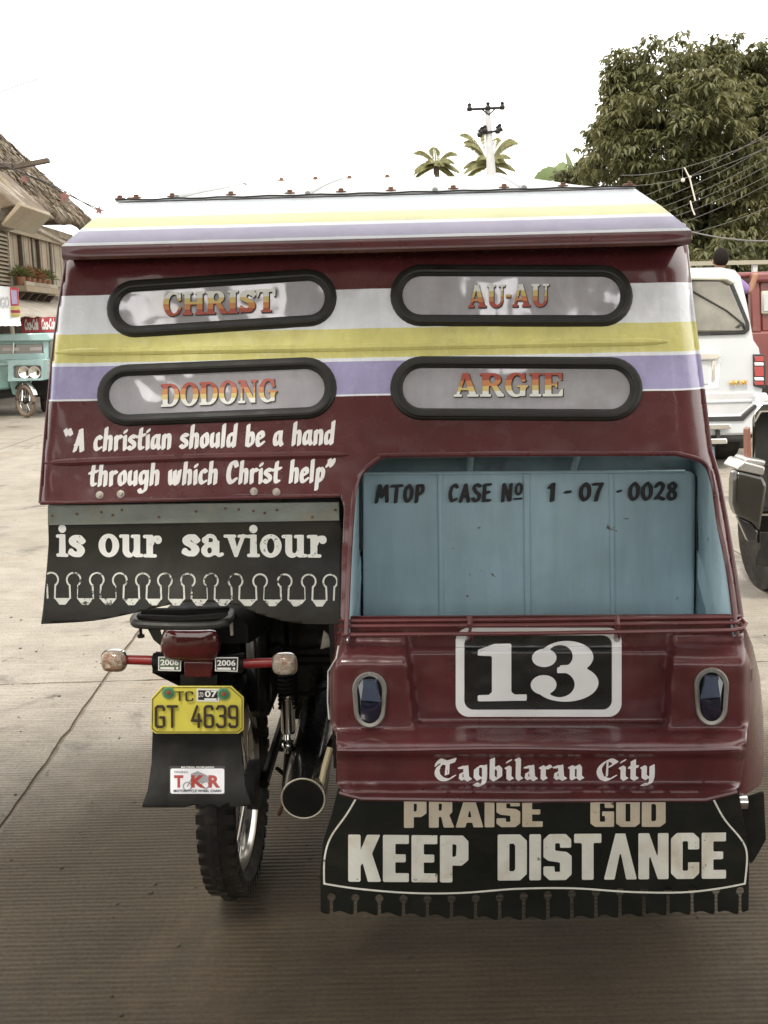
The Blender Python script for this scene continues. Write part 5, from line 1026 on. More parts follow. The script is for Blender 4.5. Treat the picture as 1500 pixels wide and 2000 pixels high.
# person standing on the jeep step
m_skinp = mat('brown_skin', (.28, .14, .08), .5, var=.1); m_hair = mat('black_hair', (.012, .009, .007), .9, spec=.1)
def person(name, base, H, label, shirt, pants, group=None, seated=False, armup=False):
    P = root(name, tuple(base), label, 'person', group); bx, by, bz = base; s = H / 1.7
    J = {'pel': (0, 0, .92), 'che': (0, 0, 1.25), 'nec': (0, 0, 1.42), 'hd': (0, -.01, 1.50), 'shl': (-.17, 0, 1.38), 'ell': (-.24, .02, 1.10), 'hal': (-.24, -.10, .88),
         'shr': (.17, 0, 1.38), 'elr': (.25, .02, 1.12), 'har': (.27, -.10, .90), 'hpl': (-.09, 0, .88), 'knl': (-.10, -.02, .48), 'anl': (-.10, .02, .08), 'tol': (-.11, -.14, .03), 'hpr': (.09, 0, .88), 'knr': (.10, -.02, .48), 'anr': (.10, .02, .08), 'tor': (.11, -.14, .03)}
    rr = {'pel': .13, 'che': .14, 'nec': .055, 'hd': .06, 'shl': .06, 'ell': .042, 'hal': .032, 'shr': .06, 'elr': .042, 'har': .032, 'hpl': .085, 'knl': .06, 'anl': .042, 'tol': .035, 'hpr': .085, 'knr': .06, 'anr': .042, 'tor': .035}
    if armup: J['elr'] = (.36, -.02, 1.22); J['har'] = (.42, -.05, 1.45)
    names = list(J); E_ = [('pel', 'che'), ('che', 'nec'), ('nec', 'hd'), ('che', 'shl'), ('shl', 'ell'), ('ell', 'hal'), ('che', 'shr'), ('shr', 'elr'), ('elr', 'har'), ('pel', 'hpl'), ('hpl', 'knl'), ('knl', 'anl'), ('anl', 'tol'), ('pel', 'hpr'), ('hpr', 'knr'), ('knr', 'anr'), ('anr', 'tor')]
    def skinmesh(nm, keep, m, grow=0):
        nn = [n for n in names if n in keep]; me = bpy.data.meshes.new(nm); me.from_pydata([tuple(Vector(J[n]) * s) for n in nn], [(nn.index(a), nn.index(b)) for a, b in E_ if a in nn and b in nn], [])
        o = bpy.data.objects.new(nm, me); COL.objects.link(o); o.parent = P; md = o.modifiers.new('k', 'SKIN'); me.materials.append(m); md.use_smooth_shade = True
        if not me.skin_vertices: 
            try: me.attributes.new('skin', 'FLOAT', 'POINT')
            except Exception: pass
        if me.skin_vertices:
            for i, n in enumerate(nn): me.skin_vertices[0].data[i].radius = ((rr[n] + grow) * s,) * 2
            me.skin_vertices[0].data[0].use_root = True
        md2 = o.modifiers.new('u', 'SUBSURF'); md2.levels = 2; md2.render_levels = 2
        return o
    skinmesh('body', names, m_skinp)
    skinmesh('shirt', ['pel', 'che', 'shl', 'shr', 'ell', 'elr'], shirt, .018)
    skinmesh('trousers', ['pel', 'hpl', 'hpr', 'knl', 'knr', 'anl', 'anr'], pants, .016)
    o3 = Vector((bx, by, bz))
    MB().ball(o3 + Vector((0, -.01, 1.60)) * s, .078 * s, .095 * s, .115 * s).build('head', m_skinp, P)
    mb = MB().ball(o3 + Vector((0, -.03, 1.63)) * s, .092 * s, .105 * s, .115 * s); mb.build('hair', m_hair, P)
    for q in (-1, 1): MB().ball(o3 + Vector((q * .08, 0, 1.59)) * s, .012 * s, .02 * s, .03 * s, 8).build('ear', m_skinp, P)
    return P
h = W(1407, 488, 12.4)
person('person', (h.x, 12.4, h.z - 1.72), 1.7, 'person with short black hair standing on a step behind the white wagon roof', mat('purple_shirt', (.20, .13, .28), .8), mat('blue_jeans', (.05, .07, .13), .8), armup=True)
st_ = root('step_platform', (h.x, 12.4, 0), 'low dark wooden platform under the person behind the white wagon', 'platform')
MB().box((h.x - .35, 12.1, 0), (h.x + .35, 12.75, h.z - 1.72)).build('crate_body', m_dark, st_, bevel=.01)
# ------------------------------------------------------------------ black vehicle at the right edge
YB = 5.3; bb = W(1480, 1000, YB); bj = root('black_jeep', (bb.x + .6, YB + .8, 0), 'black jeep corner with chrome strips and hanging mudguard, at the right edge', 'jeep')
m_bj = mat('glossy_black_paint', (.012, .012, .012), .12, coat=.8, var=.2)
pw([(1468, 812), (1490, 790), (1700, 780), (1700, 905), (1468, 915)], YB, (1.3, 2.4, 0), 'body', m_bj, bj, .02)
pw([(1472, 806), (1488, 786), (1700, 775), (1700, 800), (1486, 806), (1474, 828)], YB - .05, (.06, .12, 0), 'chrome_trim', m_chrome, bj, .01)
pw([(1459, 838), (1466, 834), (1468, 893), (1460, 900)], YB - .04, .06, 'side_marker', mat('orange_red_reflector', (.20, .08, .05), .4), bj, .005)
pw([(1456, 893), (1498, 900), (1494, 912), (1452, 902)], YB - .10, .16, 'chrome_trim', MATS.get('dull_chrome') or mat('dull_chrome', (.45, .44, .42), .3, .8), bj, .012)
pw([(1452, 900), (1496, 912), (1492, 930), (1438, 918)], YB - .14, .22, 'bumper_top', mat('dull_chrome', (.45, .44, .42), .3, .8), bj, .01)
pw([(1438, 918), (1492, 930), (1500, 950), (1486, 1040), (1470, 1022), (1440, 1008), (1433, 985), (1434, 940)], YB - .14, .10, 'bumper_end', mat('scuffed_black_bumper', (.02, .018, .014), .15, coat=.8, var=.3), bj, .02)
pw([(1440, 1008), (1472, 1022), (1482, 1040), (1478, 1060), (1462, 1058)], YB - .12, .05, 'bumper_end', m_bj, bj, .01)
pw([(1486, 1040), (1520, 1040), (1520, 1110), (1476, 1103), (1478, 1085), (1486, 1070)], YB - .02, .02, 'mudguard', m_black, bj, .004)
cw = W(1580, 960, YB); MB().lathe((cw.x, YB + .35, .36), (-1, 0, 0), [(0, -.1), (.2, -.1), (.36, -.12), (.365, 0), (.36, .12), (.2, .11), (0, .1)], 28).build('wheel', m_tyre, bj)
pw([(1470, 1000), (1700, 990), (1700, 1060), (1480, 1060)], YB + .2, (1.0, 1.8, 0), 'chassis', m_dark, bj)
pw([(1481, 1004), (1530, 1003), (1530, 1008), (1481, 1007)], YB - .05, .01, 'chrome_trim', m_chrome, bj)
# ------------------------------------------------------------------ pole and wires
m_cpole = mat('weathered_concrete_pole', (.42, .42, .42), .8, var=.2, vs=3); m_wire = mat('black_cable', (.03, .03, .03), .6)
YP = 45.; pt = W(952, 212, YP); pb = W(960, 345, YP); low = pb + (pb - pt).normalized() * (pb.z + .0) * 1.0
pl = root('utility_pole', (pb.x + .1, YP, 0), 'tall pale concrete utility pole with two cross-arms beyond the roof', 'pole')
MB().tube([(pb.x + .12, YP, 0), tuple(pb), tuple(pt)], [.26, .20, .10], 12).build('shaft', m_cpole, pl)
MB().tube([W(912, 214, YP - .15), W(985, 210, YP - .15)], .055, 6).build('cross_arm', m_dark, pl)
MB().tube([W(932, 262, YP - .15), W(982, 254, YP - .15)], .05, 6).build('cross_arm', m_dark, pl)
for x, y in ((917, 212), (981, 209), (953, 210), (941, 258), (947, 255), (937, 263), (972, 256), (976, 252)):
    MB().lathe(W(x, y, YP - .15), (0, 0, 1), [(0, -.1), (.09, -.1), (.12, 0), (.06, .1), (.09, .16), (.03, .22), (0, .22)], 8).build('insulator', m_dark, pl)
MB().tube([W(915, 212, YP - .1), W(914, 205, YP - .1)], .03, 5).build('pin', m_dark, pl); MB().tube([W(983, 212, YP - .1), W(983, 203, YP - .1)], .03, 5).build('pin', m_dark, pl)
MB().tube([W(940, 213, YP - .1), W(955, 224, YP - .1)], .03, 5).build('brace', m_dark, pl); MB().tube([W(968, 212, YP - .1), W(955, 224, YP - .1)], .03, 5).build('brace', m_dark, pl)
def sag(a, b, s, n=16): return [a.lerp(b, k / n) - Vector((0, 0, s * 4 * (k / n) * (1 - k / n))) for k in range(n + 1)]
def cable(a, b, s, r, label, group): o = MB().tube(sag(a, b, s), r, 5).build('overhead_cable', m_wirec, None); return tag(o, label, 'cable', group)
m_wirec = mat('grey_cable', (.12, .11, .10), .6)
CABL = ['third from the top of the grey cables fanning across the big tree', 'fourth from the top of the grey cables fanning across the big tree', 'fifth from the top of the grey cables fanning across the big tree', 'sixth from the top of the grey cables fanning across the big tree',
        'seventh from the top of the grey cables fanning across the big tree', 'eighth from the top of the grey cables fanning across the big tree', 'flattest and lowest grey cable fanning across the big tree', 'topmost of the grey cables fanning across the big tree', 'second from the top of the grey cables fanning across the big tree']
for k, (y0, y1) in enumerate(((395, 232), (405, 262), (418, 285), (428, 300), (436, 322), (452, 338), (458, 392), (330, 250), (350, 270))):
    a, b = W(1170 + k * 6, y0 + 12, 22), W(1560, y1 - 12, 13)
    cable(a, b, .18, .005, CABL[k], 'cables crossing in front of the big tree')
a, b = W(1348, 452, 12), W(1560, 468, 11); cable(a, b, .05, .008, 'single low cable running right from the roof corner over the wagon', 'cables crossing in front of the big tree')['label'] = 'lowest lone cable running right just above the wagon'
hw_ = root('hanging_cable_hook', tuple(W(1340, 380, 14)), 'pale bent cable end dangling in front of the tree', 'cable end')
MB().tube([W(1333, 352, 14), W(1333, 326, 14), W(1337, 328, 14), W(1347, 348, 14), W(1352, 368, 14), W(1358, 392, 14)], .010, 6).build('bent_rod', mat('pale_rod', (.55, .50, .42), .5), hw_)
MB().tube([W(1348, 392, 14), W(1352, 408, 14), W(1357, 420, 14)], .010, 6).build('bent_rod', MATS['pale_rod'], hw_)
MB().ball(W(1348, 346, 14), .018).build('clamp', MATS['pale_rod'], hw_); MB().ball(W(1334, 352, 14), .026).build('clamp', MATS['pale_rod'], hw_)
# ------------------------------------------------------------------ foliage
def leafmat(name, a, b, tr=.35):
    m = bpy.data.materials.new(name); m.use_nodes = True; nt = m.node_tree; bs = nt.nodes['Principled BSDF']; out = nt.nodes['Material Output']
    geo = nt.nodes.new('ShaderNodeNewGeometry'); n = noise(nt, .5, 3, .6, geo.outputs['Position'])
    ad = nt.nodes.new('ShaderNodeMath'); ad.operation = 'MULTIPLY_ADD'; lk(nt, geo.outputs['Random Per Island'], ad.inputs[0]); ad.inputs[1].default_value = .55; lk(nt, n.outputs[0], ad.inputs[2])
    r = ramp(nt, ad.outputs[0], [(.35, a), (.95, b)]); lk(nt, r.outputs[0], bs.inputs['Base Color']); bs.inputs['Roughness'].default_value = .5
    t = nt.nodes.new('ShaderNodeBsdfTranslucent'); lk(nt, r.outputs[0], t.inputs[0]); ms = nt.nodes.new('ShaderNodeMixShader'); ms.inputs[0].default_value = tr
    lk(nt, bs.outputs[0], ms.inputs[1]); lk(nt, t.outputs[0], ms.inputs[2]); lk(nt, ms.outputs[0], out.inputs[0]); return m
m_leaf = leafmat('broad_leaves', (.055, .062, .024), (.16, .155, .065), .5); m_bark = mat('grey_bark', (.10, .085, .065), .9, var=.4, vs=4, bump=.5, bs=10)
class FL:
    def __init__(s): s.v = []; s.f = []
    def leaf(s, p, d, L, wd, rnd):
        d = d.normalized(); side = d.cross(Vector((0, 0, 1)))
        if side.length < .1: side = Vector((rnd.random() - .5, rnd.random() - .5, 0))
        side.normalize(); side = (side + Vector((0, 0, rnd.uniform(-.5, .5)))).normalized(); dn = Vector((0, 0, -1))
        m1 = p + d * L * .45; tip = p + d * L + dn * L * .25; n = len(s.v)
        s.v += [tuple(p), tuple(m1 + side * wd - dn * wd * .3), tuple(tip), tuple(m1 - side * wd - dn * wd * .3), tuple(m1 + dn * wd * .4)]
        s.f += [(n, n + 1, n + 4), (n + 1, n + 2, n + 4), (n + 2, n + 3, n + 4), (n + 3, n, n + 4)]
    def build(s, name, m, par, org):
        me = bpy.data.meshes.new(name); o_ = np.array(org); v = np.array(s.v) - o_; me.from_pydata(v.tolist(), [], s.f); me.materials.append(m)
        o = bpy.data.objects.new(name, me); COL.objects.link(o); o.parent = par; o['kind'] = 'stuff'; return o
rt = random.Random(11)
def broad_tree(name, base, lobes, nros, L, label, m=m_leaf, group=None, trunk=.35, hang=.8, cat='tree', leaves=8):
    P = root(name, tuple(base), label, cat, group); fl = FL(); base = Vector(base)
    top = sum((Vector(c) for c, r in lobes), Vector()) / len(lobes); mb = MB()
    mb.tube([base, base.lerp(top, .35) + Vector((.2, .1, 0)), base.lerp(top, .8)], [trunk, trunk * .75, trunk * .35], 10)
    for c, r in lobes:
        c = Vector(c); mb.tube([base.lerp(top, rt.uniform(.3, .6)), base.lerp(c, .7) + Vector((0, 0, .3)), c], [trunk * .4, trunk * .22, trunk * .08], 6)
    mb.build('trunk', m_bark, P)
    tot = sum(r ** 2 for c, r in lobes)
    for c, r in lobes:
        c = Vector(c); ncl = max(3, int(nros * r * r / tot / 15)); rc_ = max(.25, min(.55, r * .42))
        for k in range(ncl):
            d = Vector((rt.gauss(0, 1), rt.gauss(0, 1), rt.gauss(0, 1))).normalized(); cc = c + d * r * rt.uniform(.55, 1.02); rk_ = rc_ * rt.uniform(.6, 1.2)
            for u in range(int(15 * rt.uniform(.6, 1.3))):
                e0 = Vector((rt.gauss(0, 1), rt.gauss(0, 1), rt.gauss(0, .8) + .3)).normalized(); p = cc + e0 * rk_ * rt.uniform(.3, 1)
                for q in range(leaves):
                    a = rt.random() * 6.283; e = Vector((math.cos(a), math.sin(a), rt.uniform(-1.6, .1) * hang)); fl.leaf(p + e * .04, e, L * rt.uniform(.7, 1.2), L * .20, rt)
    fl.build('crown', m, P, base); return P
YT = 26.
def lobe(px, py, rp, dy=0): p = W(px, py, YT + dy); return (tuple(p), rp / 2000 * YT)
lobes = [lobe(1290, 182, 95), lobe(1375, 162, 82, 1), lobe(1210, 200, 62), lobe(1202, 250, 42, .3), lobe(1212, 300, 48, .2), lobe(1250, 300, 95, -1), lobe(1340, 270, 110, -1.5), lobe(1470, 150, 58, 1), lobe(1520, 190, 60, 1), lobe(1440, 300, 100), lobe(1390, 400, 110, -1), lobe(1290, 390, 80), lobe(1500, 430, 110, .5), lobe(1540, 300, 70, 2), lobe(1210, 270, 55, .5), lobe(1450, 220, 70, .5), lobe(1580, 400, 120, 2), lobe(1300, 470, 70, -.5), lobe(1440, 480, 70, -1), lobe(1230, 355, 40)]
tb = W(1400, 640, YT); broad_tree('broadleaf_tree', (tb.x, YT + .5, 0), lobes, 8200, .20, 'big dark tree with drooping leaves filling the upper right', trunk=.5)
# low hedge mass and rail behind the wagon
hl = []
for k, x in enumerate(range(1250, 1760, 60)): p = W(x, 560 + 20 * math.sin(k), 22); hl.append((tuple(p), 1.05))
hb = W(1450, 600, 22); broad_tree('shrub', (hb.x, 22, 0), hl, 1700, .22, 'dense green shrub row behind the white wagon and pale rail', trunk=.08, cat='shrub')
rr3 = root('roadside_fence', (W(1450, 520, 18).x, 18, 0), 'pale metal fence rail on posts in front of the shrubs', 'fence')
MB().box(tuple(W(1250, 521, 18)), tuple(W(1250, 521, 18) + Vector((6, .06, .07)))).build('top_rail', mat('pale_rail_paint', (.27, .25, .19), .6), rr3)
for k in range(4): x = W(1250, 521, 18).x + k * 1.95; MB().box((x, 18.03, 0), (x + .08, 18.11, W(1250, 521, 18).z)).build('fence_post', m_cpole, rr3)
# palms and a banana plant beyond the roof
m_palm = leafmat('palm_leaves', (.19, .19, .09), (.36, .35, .18), .6); m_ban = leafmat('banana_leaves', (.10, .14, .05), (.26, .32, .16), .6)
def palm(name, px, py, Y, scale, label, fr, group='palms beyond the tricycle roof'):
    c = W(px, py, Y); P = root(name, (c.x, Y, 0), label, 'palm', group); s = scale
    MB().tube([(c.x + .3, Y, 0), (c.x + .1, Y, c.z * .5), (c.x, Y, c.z)], [.22, .16, .12], 8).build('trunk', m_bark, P)
    for a, tilt, L in fr:
        a = rad(a); pts = []; fl = FL(); d = Vector((math.cos(a), math.sin(a), 0))
        for k in range(13):
            t = k / 12; pts.append(c + d * (L * s * t * (1 - .12 * t)) + Vector((0, 0, L * s * (tilt * t - (.55 + tilt * .35) * t * t))))
        MB().tube(pts, [.035 * (1 - .8 * k / 12) for k in range(13)], 5).build('frond_stem', m_palm, P)
        for k in range(1, 12):
            tdir = (pts[k + 1 if k < 12 else k] - pts[k - 1]).normalized(); side = tdir.cross(Vector((0, 0, 1))).normalized(); ln = L * s * .30 * math.sin(math.pi * (.15 + .8 * k / 12))
            for q in range(4):
                p = pts[k].lerp(pts[min(k + 1, 12)], q / 4)
                for sg in (-1, 1): fl.leaf(p, side * sg + tdir * .5 + Vector((0, 0, -.55)), ln, .035, rt)
        fl.build('frond', m_palm, P, P['_org'])
    return P
fr1 = [(a, t, L) for a, t, L in ((95, 2.2, 2.), (15, 1.6, 2.1), (175, 1.7, 2.1), (0, .5, 2.2), (40, .9, 2), (80, 1.2, 1.6), (120, 1.0, 1.8), (160, .7, 2.2), (200, .4, 2.3), (235, .9, 1.9), (280, .7, 2), (320, .9, 2.1), (20, .1, 2.2), (185, .1, 2.3))]
palm('palm_tree', 852, 325, 42, .46, 'bushy coconut palm crown left of the utility pole', fr1)
palm('palm_tree', 955, 326, 48, .60, 'coconut palm with spiky fronds directly behind the utility pole', [(a, t * 1.3, L) for a, t, L in fr1] + [(10, 2.2, 2.2), (170, 2.4, 2.4), (60, 2.6, 2.0), (200, 1.9, 2.2), (350, 1.9, 2.4)])
bp = W(1120, 370, 32); P = root('banana_plant', (bp.x, 32, 0), 'banana plant with broad pale torn leaves left of the big tree', 'plant')
MB().tube([(bp.x, 32, 0), tuple(bp)], [.18, .12], 8).build('stem', m_bark, P)
for k, (tx, ty, wd) in enumerate(((1064, 336, .18), (1085, 326, .22), (1112, 308, .30), (1135, 314, .24), (1050, 350, .16))):
    a = bp; tip = W(tx, ty, 31.6 + .3 * (k % 3)); mid = a.lerp(tip, .55) + Vector((0, 0, .25)); pts = smoothpath([tuple(a), tuple(mid), tuple(tip), tuple(tip + Vector(((tx - 1120) * .006, 0, -.18)))], 6)
    mb = MB(); L1 = []; L2 = []; L0 = []; side = Vector((.5, .3, .8 if k % 2 else -.8)).normalized()
    for i, p in enumerate(pts):
        t = i / (len(pts) - 1); w2 = wd * math.sin(math.pi * min(1, .05 + t * .95)) ** .7 * (1 + .12 * math.sin(i * 2.3)); p = Vector(p); L0.append(p); L1.append(p + side * w2 + Vector((0, 0, -.05))); L2.append(p - side * w2 + Vector((0, 0, -.05)))
    mb.loft([L1, L0, L2], closed=False); mb.build('banana_leaf', m_ban, P)
tb2 = W(1185, 350, 30); broad_tree('small_tree', (tb2.x, 30, 0), [(tuple(W(1178, 335, 30)), .42), (tuple(W(1155, 342, 30)), .48), (tuple(W(1130, 352, 30)), .4), (tuple(W(1090, 356, 30)), .4)], 520, .15, 'small light tree between banana plant and big tree', trunk=.08)
# far greenery closing the street
ft = []
for k in range(26):
    a = k * 5 - 60; ft.append(((a, 120 + 8 * math.sin(k * 1.7), 2.2 + 1.2 * math.sin(k * 2.3)), 3.4))
fo_ = FL()
for c, r in ft:
    c = Vector(c)
    for k in range(260):
        d = Vector((rt.gauss(0, 1), rt.gauss(0, 1), abs(rt.gauss(0, 1)))).normalized(); fo_.leaf(c + d * r * rt.uniform(.7, 1.0), Vector((rt.gauss(0, 1), rt.gauss(0, 1), -.5)), .9, .3, rt)
fw = root('far_treeline', (0, 120, 0), 'hazy far treeline closing the end of the street', 'treeline'); fw['kind'] = 'stuff'
fo_.build('foliage', leafmat('far_leaves', (.05, .07, .03), (.12, .14, .06)), fw, fw['_org'])
# ------------------------------------------------------------------ old timber house with thatched roof, left
m_wood = mat('weathered_boards', (.19, .145, .09), .8, var=.35, vs=2.5, dirt=(.32, .28, .22), ds=1.2, dlo=.4, dhi=.7, bump=.4, bs=10)
m_wood2 = mat('grey_boards', (.26, .225, .165), .85, var=.3, vs=2, dirt=(.24, .17, .10), ds=1.5, dlo=.45, dhi=.7, bump=.4, bs=10)
m_wdark = mat('dark_timber', (.07, .05, .035), .8, var=.4, vs=4)
m_thatch = mat('old_thatch', (.12, .085, .052), .95, var=.45, vs=3, dirt=(.32, .28, .23), ds=1.6, dlo=.48, dhi=.66, bump=1., bs=25)
XH = -9.0; yn, yf = 15.0, 31.0
ze = WX(38, 451, XH).z + .35
house = root('timber_house', (XH - 3, 24, 0), 'old wooden house with steep thatched roof and shuttered upper windows, far left', 'house')
def hb_(x0, y0, z0, x1, y1, z1, name, m, par=None, bv=0): return MB().box((x0, y0, z0), (x1, y1, z1)).build(name, m, par or house, bevel=bv)
zw0 = WX(60, 560, XH).z; zw0 = 2.55
hb_(XH - 7, yn, 0, XH - .15, yf, ze, 'wall', m_wood2)
hb_(XH - .15, yn, zw0 - .12, XH + .02, yf, zw0, 'floor_beam', m_wdark)
# upper wall boards: wide pale planks with shuttered bays between, measured along the wall
ys = lambda px: WX(px, 500, XH).y
zt_ = ze - .25
bays = [(38, 57), (72, 92), (95, 119)]
y = yn; k = 0
def inbay(y): return any(ys(a) - .02 < y < ys(b) + .02 for a, b in bays)
while y < yf:
    wd = .22 + .05 * ((k * 7) % 3); z = zw0
    MB().box((XH - .15, y, z), (XH + .004 * (k % 3), y + wd - .014, zt_)).build('plank', m_wood2 if k % 3 else m_wood, house); y += wd; k += 1
for a, b in bays:
    y0, y1 = ys(a), ys(b); sh = empty('shutter', (0, 0, 0), parent=house); bind(sh, house); n = 4
    for i in range(n):
        u0, u1 = y0 + (y1 - y0) * i / n, y0 + (y1 - y0) * (i + 1) / n
        MB().box((XH + .03, u0 + .012, zw0 + .25), (XH + .06 + .008 * (i % 2), u1 - .012, zt_ - .15)).build('plank', m_wood if i % 2 else m_wood2, sh)
    MB().box((XH + .02, y0 - .07, zw0 + .18), (XH + .10, y0, zt_ - .08)).build('frame_post', m_wdark, sh); MB().box((XH + .02, y1, zw0 + .18), (XH + .10, y1 + .07, zt_ - .08)).build('frame_post', m_wdark, sh)
# louvred window at the near end
y0, y1 = ys(-18), ys(11); lv = empty('louvred_window', (0, 0, 0), parent=house); bind(lv, house)
MB().box((XH + .01, y0, zw0 + .1), (XH + .03, y1, zt_ - .1)).build('window_back', m_wdark, lv)
for i in range(13):
    z = zw0 + .2 + i * (zt_ - zw0 - .4) / 13; MB().prism([(XH + .03, y0 + .03, z), (XH + .10, y0 + .03, z - .06), (XH + .10, y0 + .03, z - .04), (XH + .03, y0 + .03, z + .02)], (0, y1 - y0 - .06, 0)).build('slat', m_wood2, lv)
for a in (y0, y1): MB().box((XH + .02, a - .04, zw0 + .05), (XH + .12, a + .04, zt_ - .05)).build('frame_post', m_wood, lv)
hb_(XH - .1, yn, zt_, XH + .05, yf, zt_ + .18, 'top_plate', m_wood)
hb_(XH + .0, yn, zt_ - .22, XH + .16, yf, zt_ - .10, 'cable_batten', m_wood2)
# roof: thick thatch falling to the street
rp0 = W(165, 440, yf + .6); pr = W(0, 285, yf + .6); sl_ = (pr.z - rp0.z) / (pr.x - rp0.x)
ex = rp0.x + .3; ez = rp0.z + .0; xr_ = ex - 4.4; zr_ = ez - sl_ * 0 + 4.4 * abs(sl_)
rth = random.Random(5); mb = MB(); NU, NV = 60, 40
G = [[None] * (NV + 1) for _ in range(NU + 1)]
for i in range(NU + 1):
    for j in range(NV + 1):
        yy = 14 + (yf + .6 - 14) * i / NU; t = j / NV
        G[i][j] = Vector((ex + (xr_ - ex) * t + rth.gauss(0, .015), yy + rth.gauss(0, .03) * (i not in (0,)), ez + (zr_ - ez) * t + rth.gauss(0, .045) + .05 * math.sin(yy * 3 + t * 9)))
mb.loft(G, closed=False); mb.build('thatch_slope', m_thatch, house, solid=.28, smooth=20)
fl = FL()
for k in range(9000):
    i = rth.random(); t = rth.random() ** .9; p = Vector((ex + (xr_ - ex) * t, 14 + (yf + .7 - 14) * i, ez + (zr_ - ez) * t + .06)); fl.leaf(p, Vector((.75 + rth.gauss(0, .15), rth.gauss(0, .25), -.62)), rth.uniform(.25, .5), .025, rth)
for k in range(1500): t = rth.random(); p = Vector((ex + (xr_ - ex) * t, yf + .6, ez + (zr_ - ez) * t + .03)); fl.leaf(p, Vector((.4, .7, -.4)), rth.uniform(.15, .4), .03, rth)
o = fl.build('thatch_straw', mat('straw', (.14, .105, .065), .95, var=.5, vs=3, dirt=(.26, .23, .19), ds=1.6, dlo=.48, dhi=.66), house, house['_org'])
MB().add([(xr_, 14, zr_), (xr_ - 4.4, 14, ez), (xr_ - 4.4, yf + .6, ez), (xr_, yf + .6, zr_)], [(0, 1, 2, 3)]).build('thatch_slope', m_thatch, house, solid=.28)
MB().prism([(ex - .3, yf + .3, ez), (xr_, yf + .3, zr_), (xr_ - 4.2, yf + .3, ez)], (0, .1, 0)).build('gable', m_wood2, house)
# near dormer roof and its barge board
mb = MB(); d0 = W(-60, 350, 18.2); d1 = W(42, 397, 18.2)
MB().prism([W(-80, 300, 18), W(24, 395, 18), W(30, 402, 18), W(-80, 430, 18)], (0, 2.2, 0)).build('dormer_roof', m_thatch, house, bevel=.03)
MB().prism([W(2, 436, 17.8), W(36, 394, 17.8), W(42, 402, 17.8), W(5, 442, 17.8)], (0, 1.6, 0)).build('barge_board', m_wood2, house, bevel=.01)
MB().tube([W(-10, 338, 19), W(32, 390, 19)], .06, 6).build('rafter', m_wood, house)
MB().tube([W(-30, 395, 17), W(130, 478, 27)], .07, 6).build('gutter_pole', m_wood, house)
# projecting beam
be = root('projecting_beam', tuple(W(30, 322, 17)), 'dark square beam sticking out to the right from the thatched roof', 'beam')
MB().prism([W(20, 322, 17), W(92, 308, 17), W(94, 316, 17), W(22, 330, 17)], (0, .12, 0)).build('beam_bar', m_wdark, be); MB().tube([W(-20, 322, 17), W(24, 324, 17)], .06, 6).build('stay', m_wdark, be)
# flower ledge, brackets, lower awning
def hx(px, py, X): return WX(px, py, X)
y0, y1 = WX(40, 560, XH + .35).y, WX(103, 560, XH + .35).y
lb = root('flower_ledge', (XH + .3, (y0 + y1) / 2, 2.1), 'wooden ledge on brackets below the shutters carrying potted plants', 'ledge')
zl_ = WX(60, 560, XH + .35).z
MB().box((XH + .02, y0, zl_ - .14), (XH + .50, y1, zl_)).build('ledge_board', m_wood2, lb, bevel=.01)
MB().box((XH + .44, y0, zl_), (XH + .50, y1, zl_ + .10)).build('ledge_board', m_wood, lb, bevel=.01)
for k in range(5):
    yy = y0 + .1 + (y1 - y0 - .2) * k / 4; MB().prism([(XH + .02, yy, zl_ - .16), (XH + .42, yy, zl_ - .16), (XH + .10, yy, zl_ - .50), (XH + .02, yy, zl_ - .62)], (0, .07, 0)).build('bracket', m_wdark, lb)
mlf = leafmat('pot_leaves', (.07, .10, .03), (.20, .20, .08)); mlr = leafmat('dry_red_leaves', (.14, .07, .03), (.30, .15, .07))
for k in range(6):
    yy = y0 + .25 + (y1 - y0 - .5) * k / 5; pp = root('potted_plant', (XH + .28, yy, zl_), ('green spiky potted plant at the near end of the wooden ledge', 'reddish potted plant second from the near end of the ledge', 'bushy brown potted plant left of the ledge middle', 'reddish potted plant right of the ledge middle', 'low green potted plant second from the far ledge end', 'tall green potted plant at the far end of the ledge')[k], 'potted plant', 'potted plants on the ledge')
    MB().lathe((XH + .28, yy, zl_), (0, 0, 1), [(0, 0), (.09, 0), (.12, .2), (.13, .22), (.0, .2)], 12).build('pot', mat('clay_pot', (.30, .14, .08), .8), pp); fl = FL()
    for q in range(90): e = Vector((rth.gauss(0, 1), rth.gauss(0, 1), rth.uniform(.3, 1.6))).normalized(); fl.leaf(Vector((XH + .28, yy, zl_ + .2)) + e * .12, e, rth.uniform(.12, .34), .03, rth)
    fl.build('foliage', mlf if k in (0, 4, 5) else mlr, pp, pp['_org'])
# store front below: sheet awning, red drink banner, white sign boards
ya, yb = 20.5, 31.0; xa = XH + 1.5
aw = root('store_awning', (XH, 26, 0), 'rusty sheet metal awning along the ground floor of the timber house', 'awning')
zA = W(80, 620, 24).z
MB().loft([[(XH, ya + (yb - ya) * k / 40, zA + .55 + .02 * math.sin(k * 2.2)) for k in range(41)], [(xa, ya + (yb - ya) * k / 40, zA + .02 * math.sin(k * 2.2)) for k in range(41)]], closed=False).build('awning_sheet', mat('grey_roof_sheet', (.38, .34, .27), .6, .1, var=.3, vs=2, dirt=(.22, .12, .07), ds=2, dlo=.5), aw, solid=.02)
for k in range(4): MB().cyl((xa - .1, ya + 1 + 3 * k, 0), (xa - .1, ya + 1 + 3 * k, zA), .05, 8).build('awning_post', m_wood, aw)
YC = 23.0
bn_ = root('drink_banner', tuple(W(80, 640, YC)), 'red banner with white script lettering hanging below the awning', 'banner')
m_bred = mat('banner_red', (.42, .06, .07), .6, var=.15)
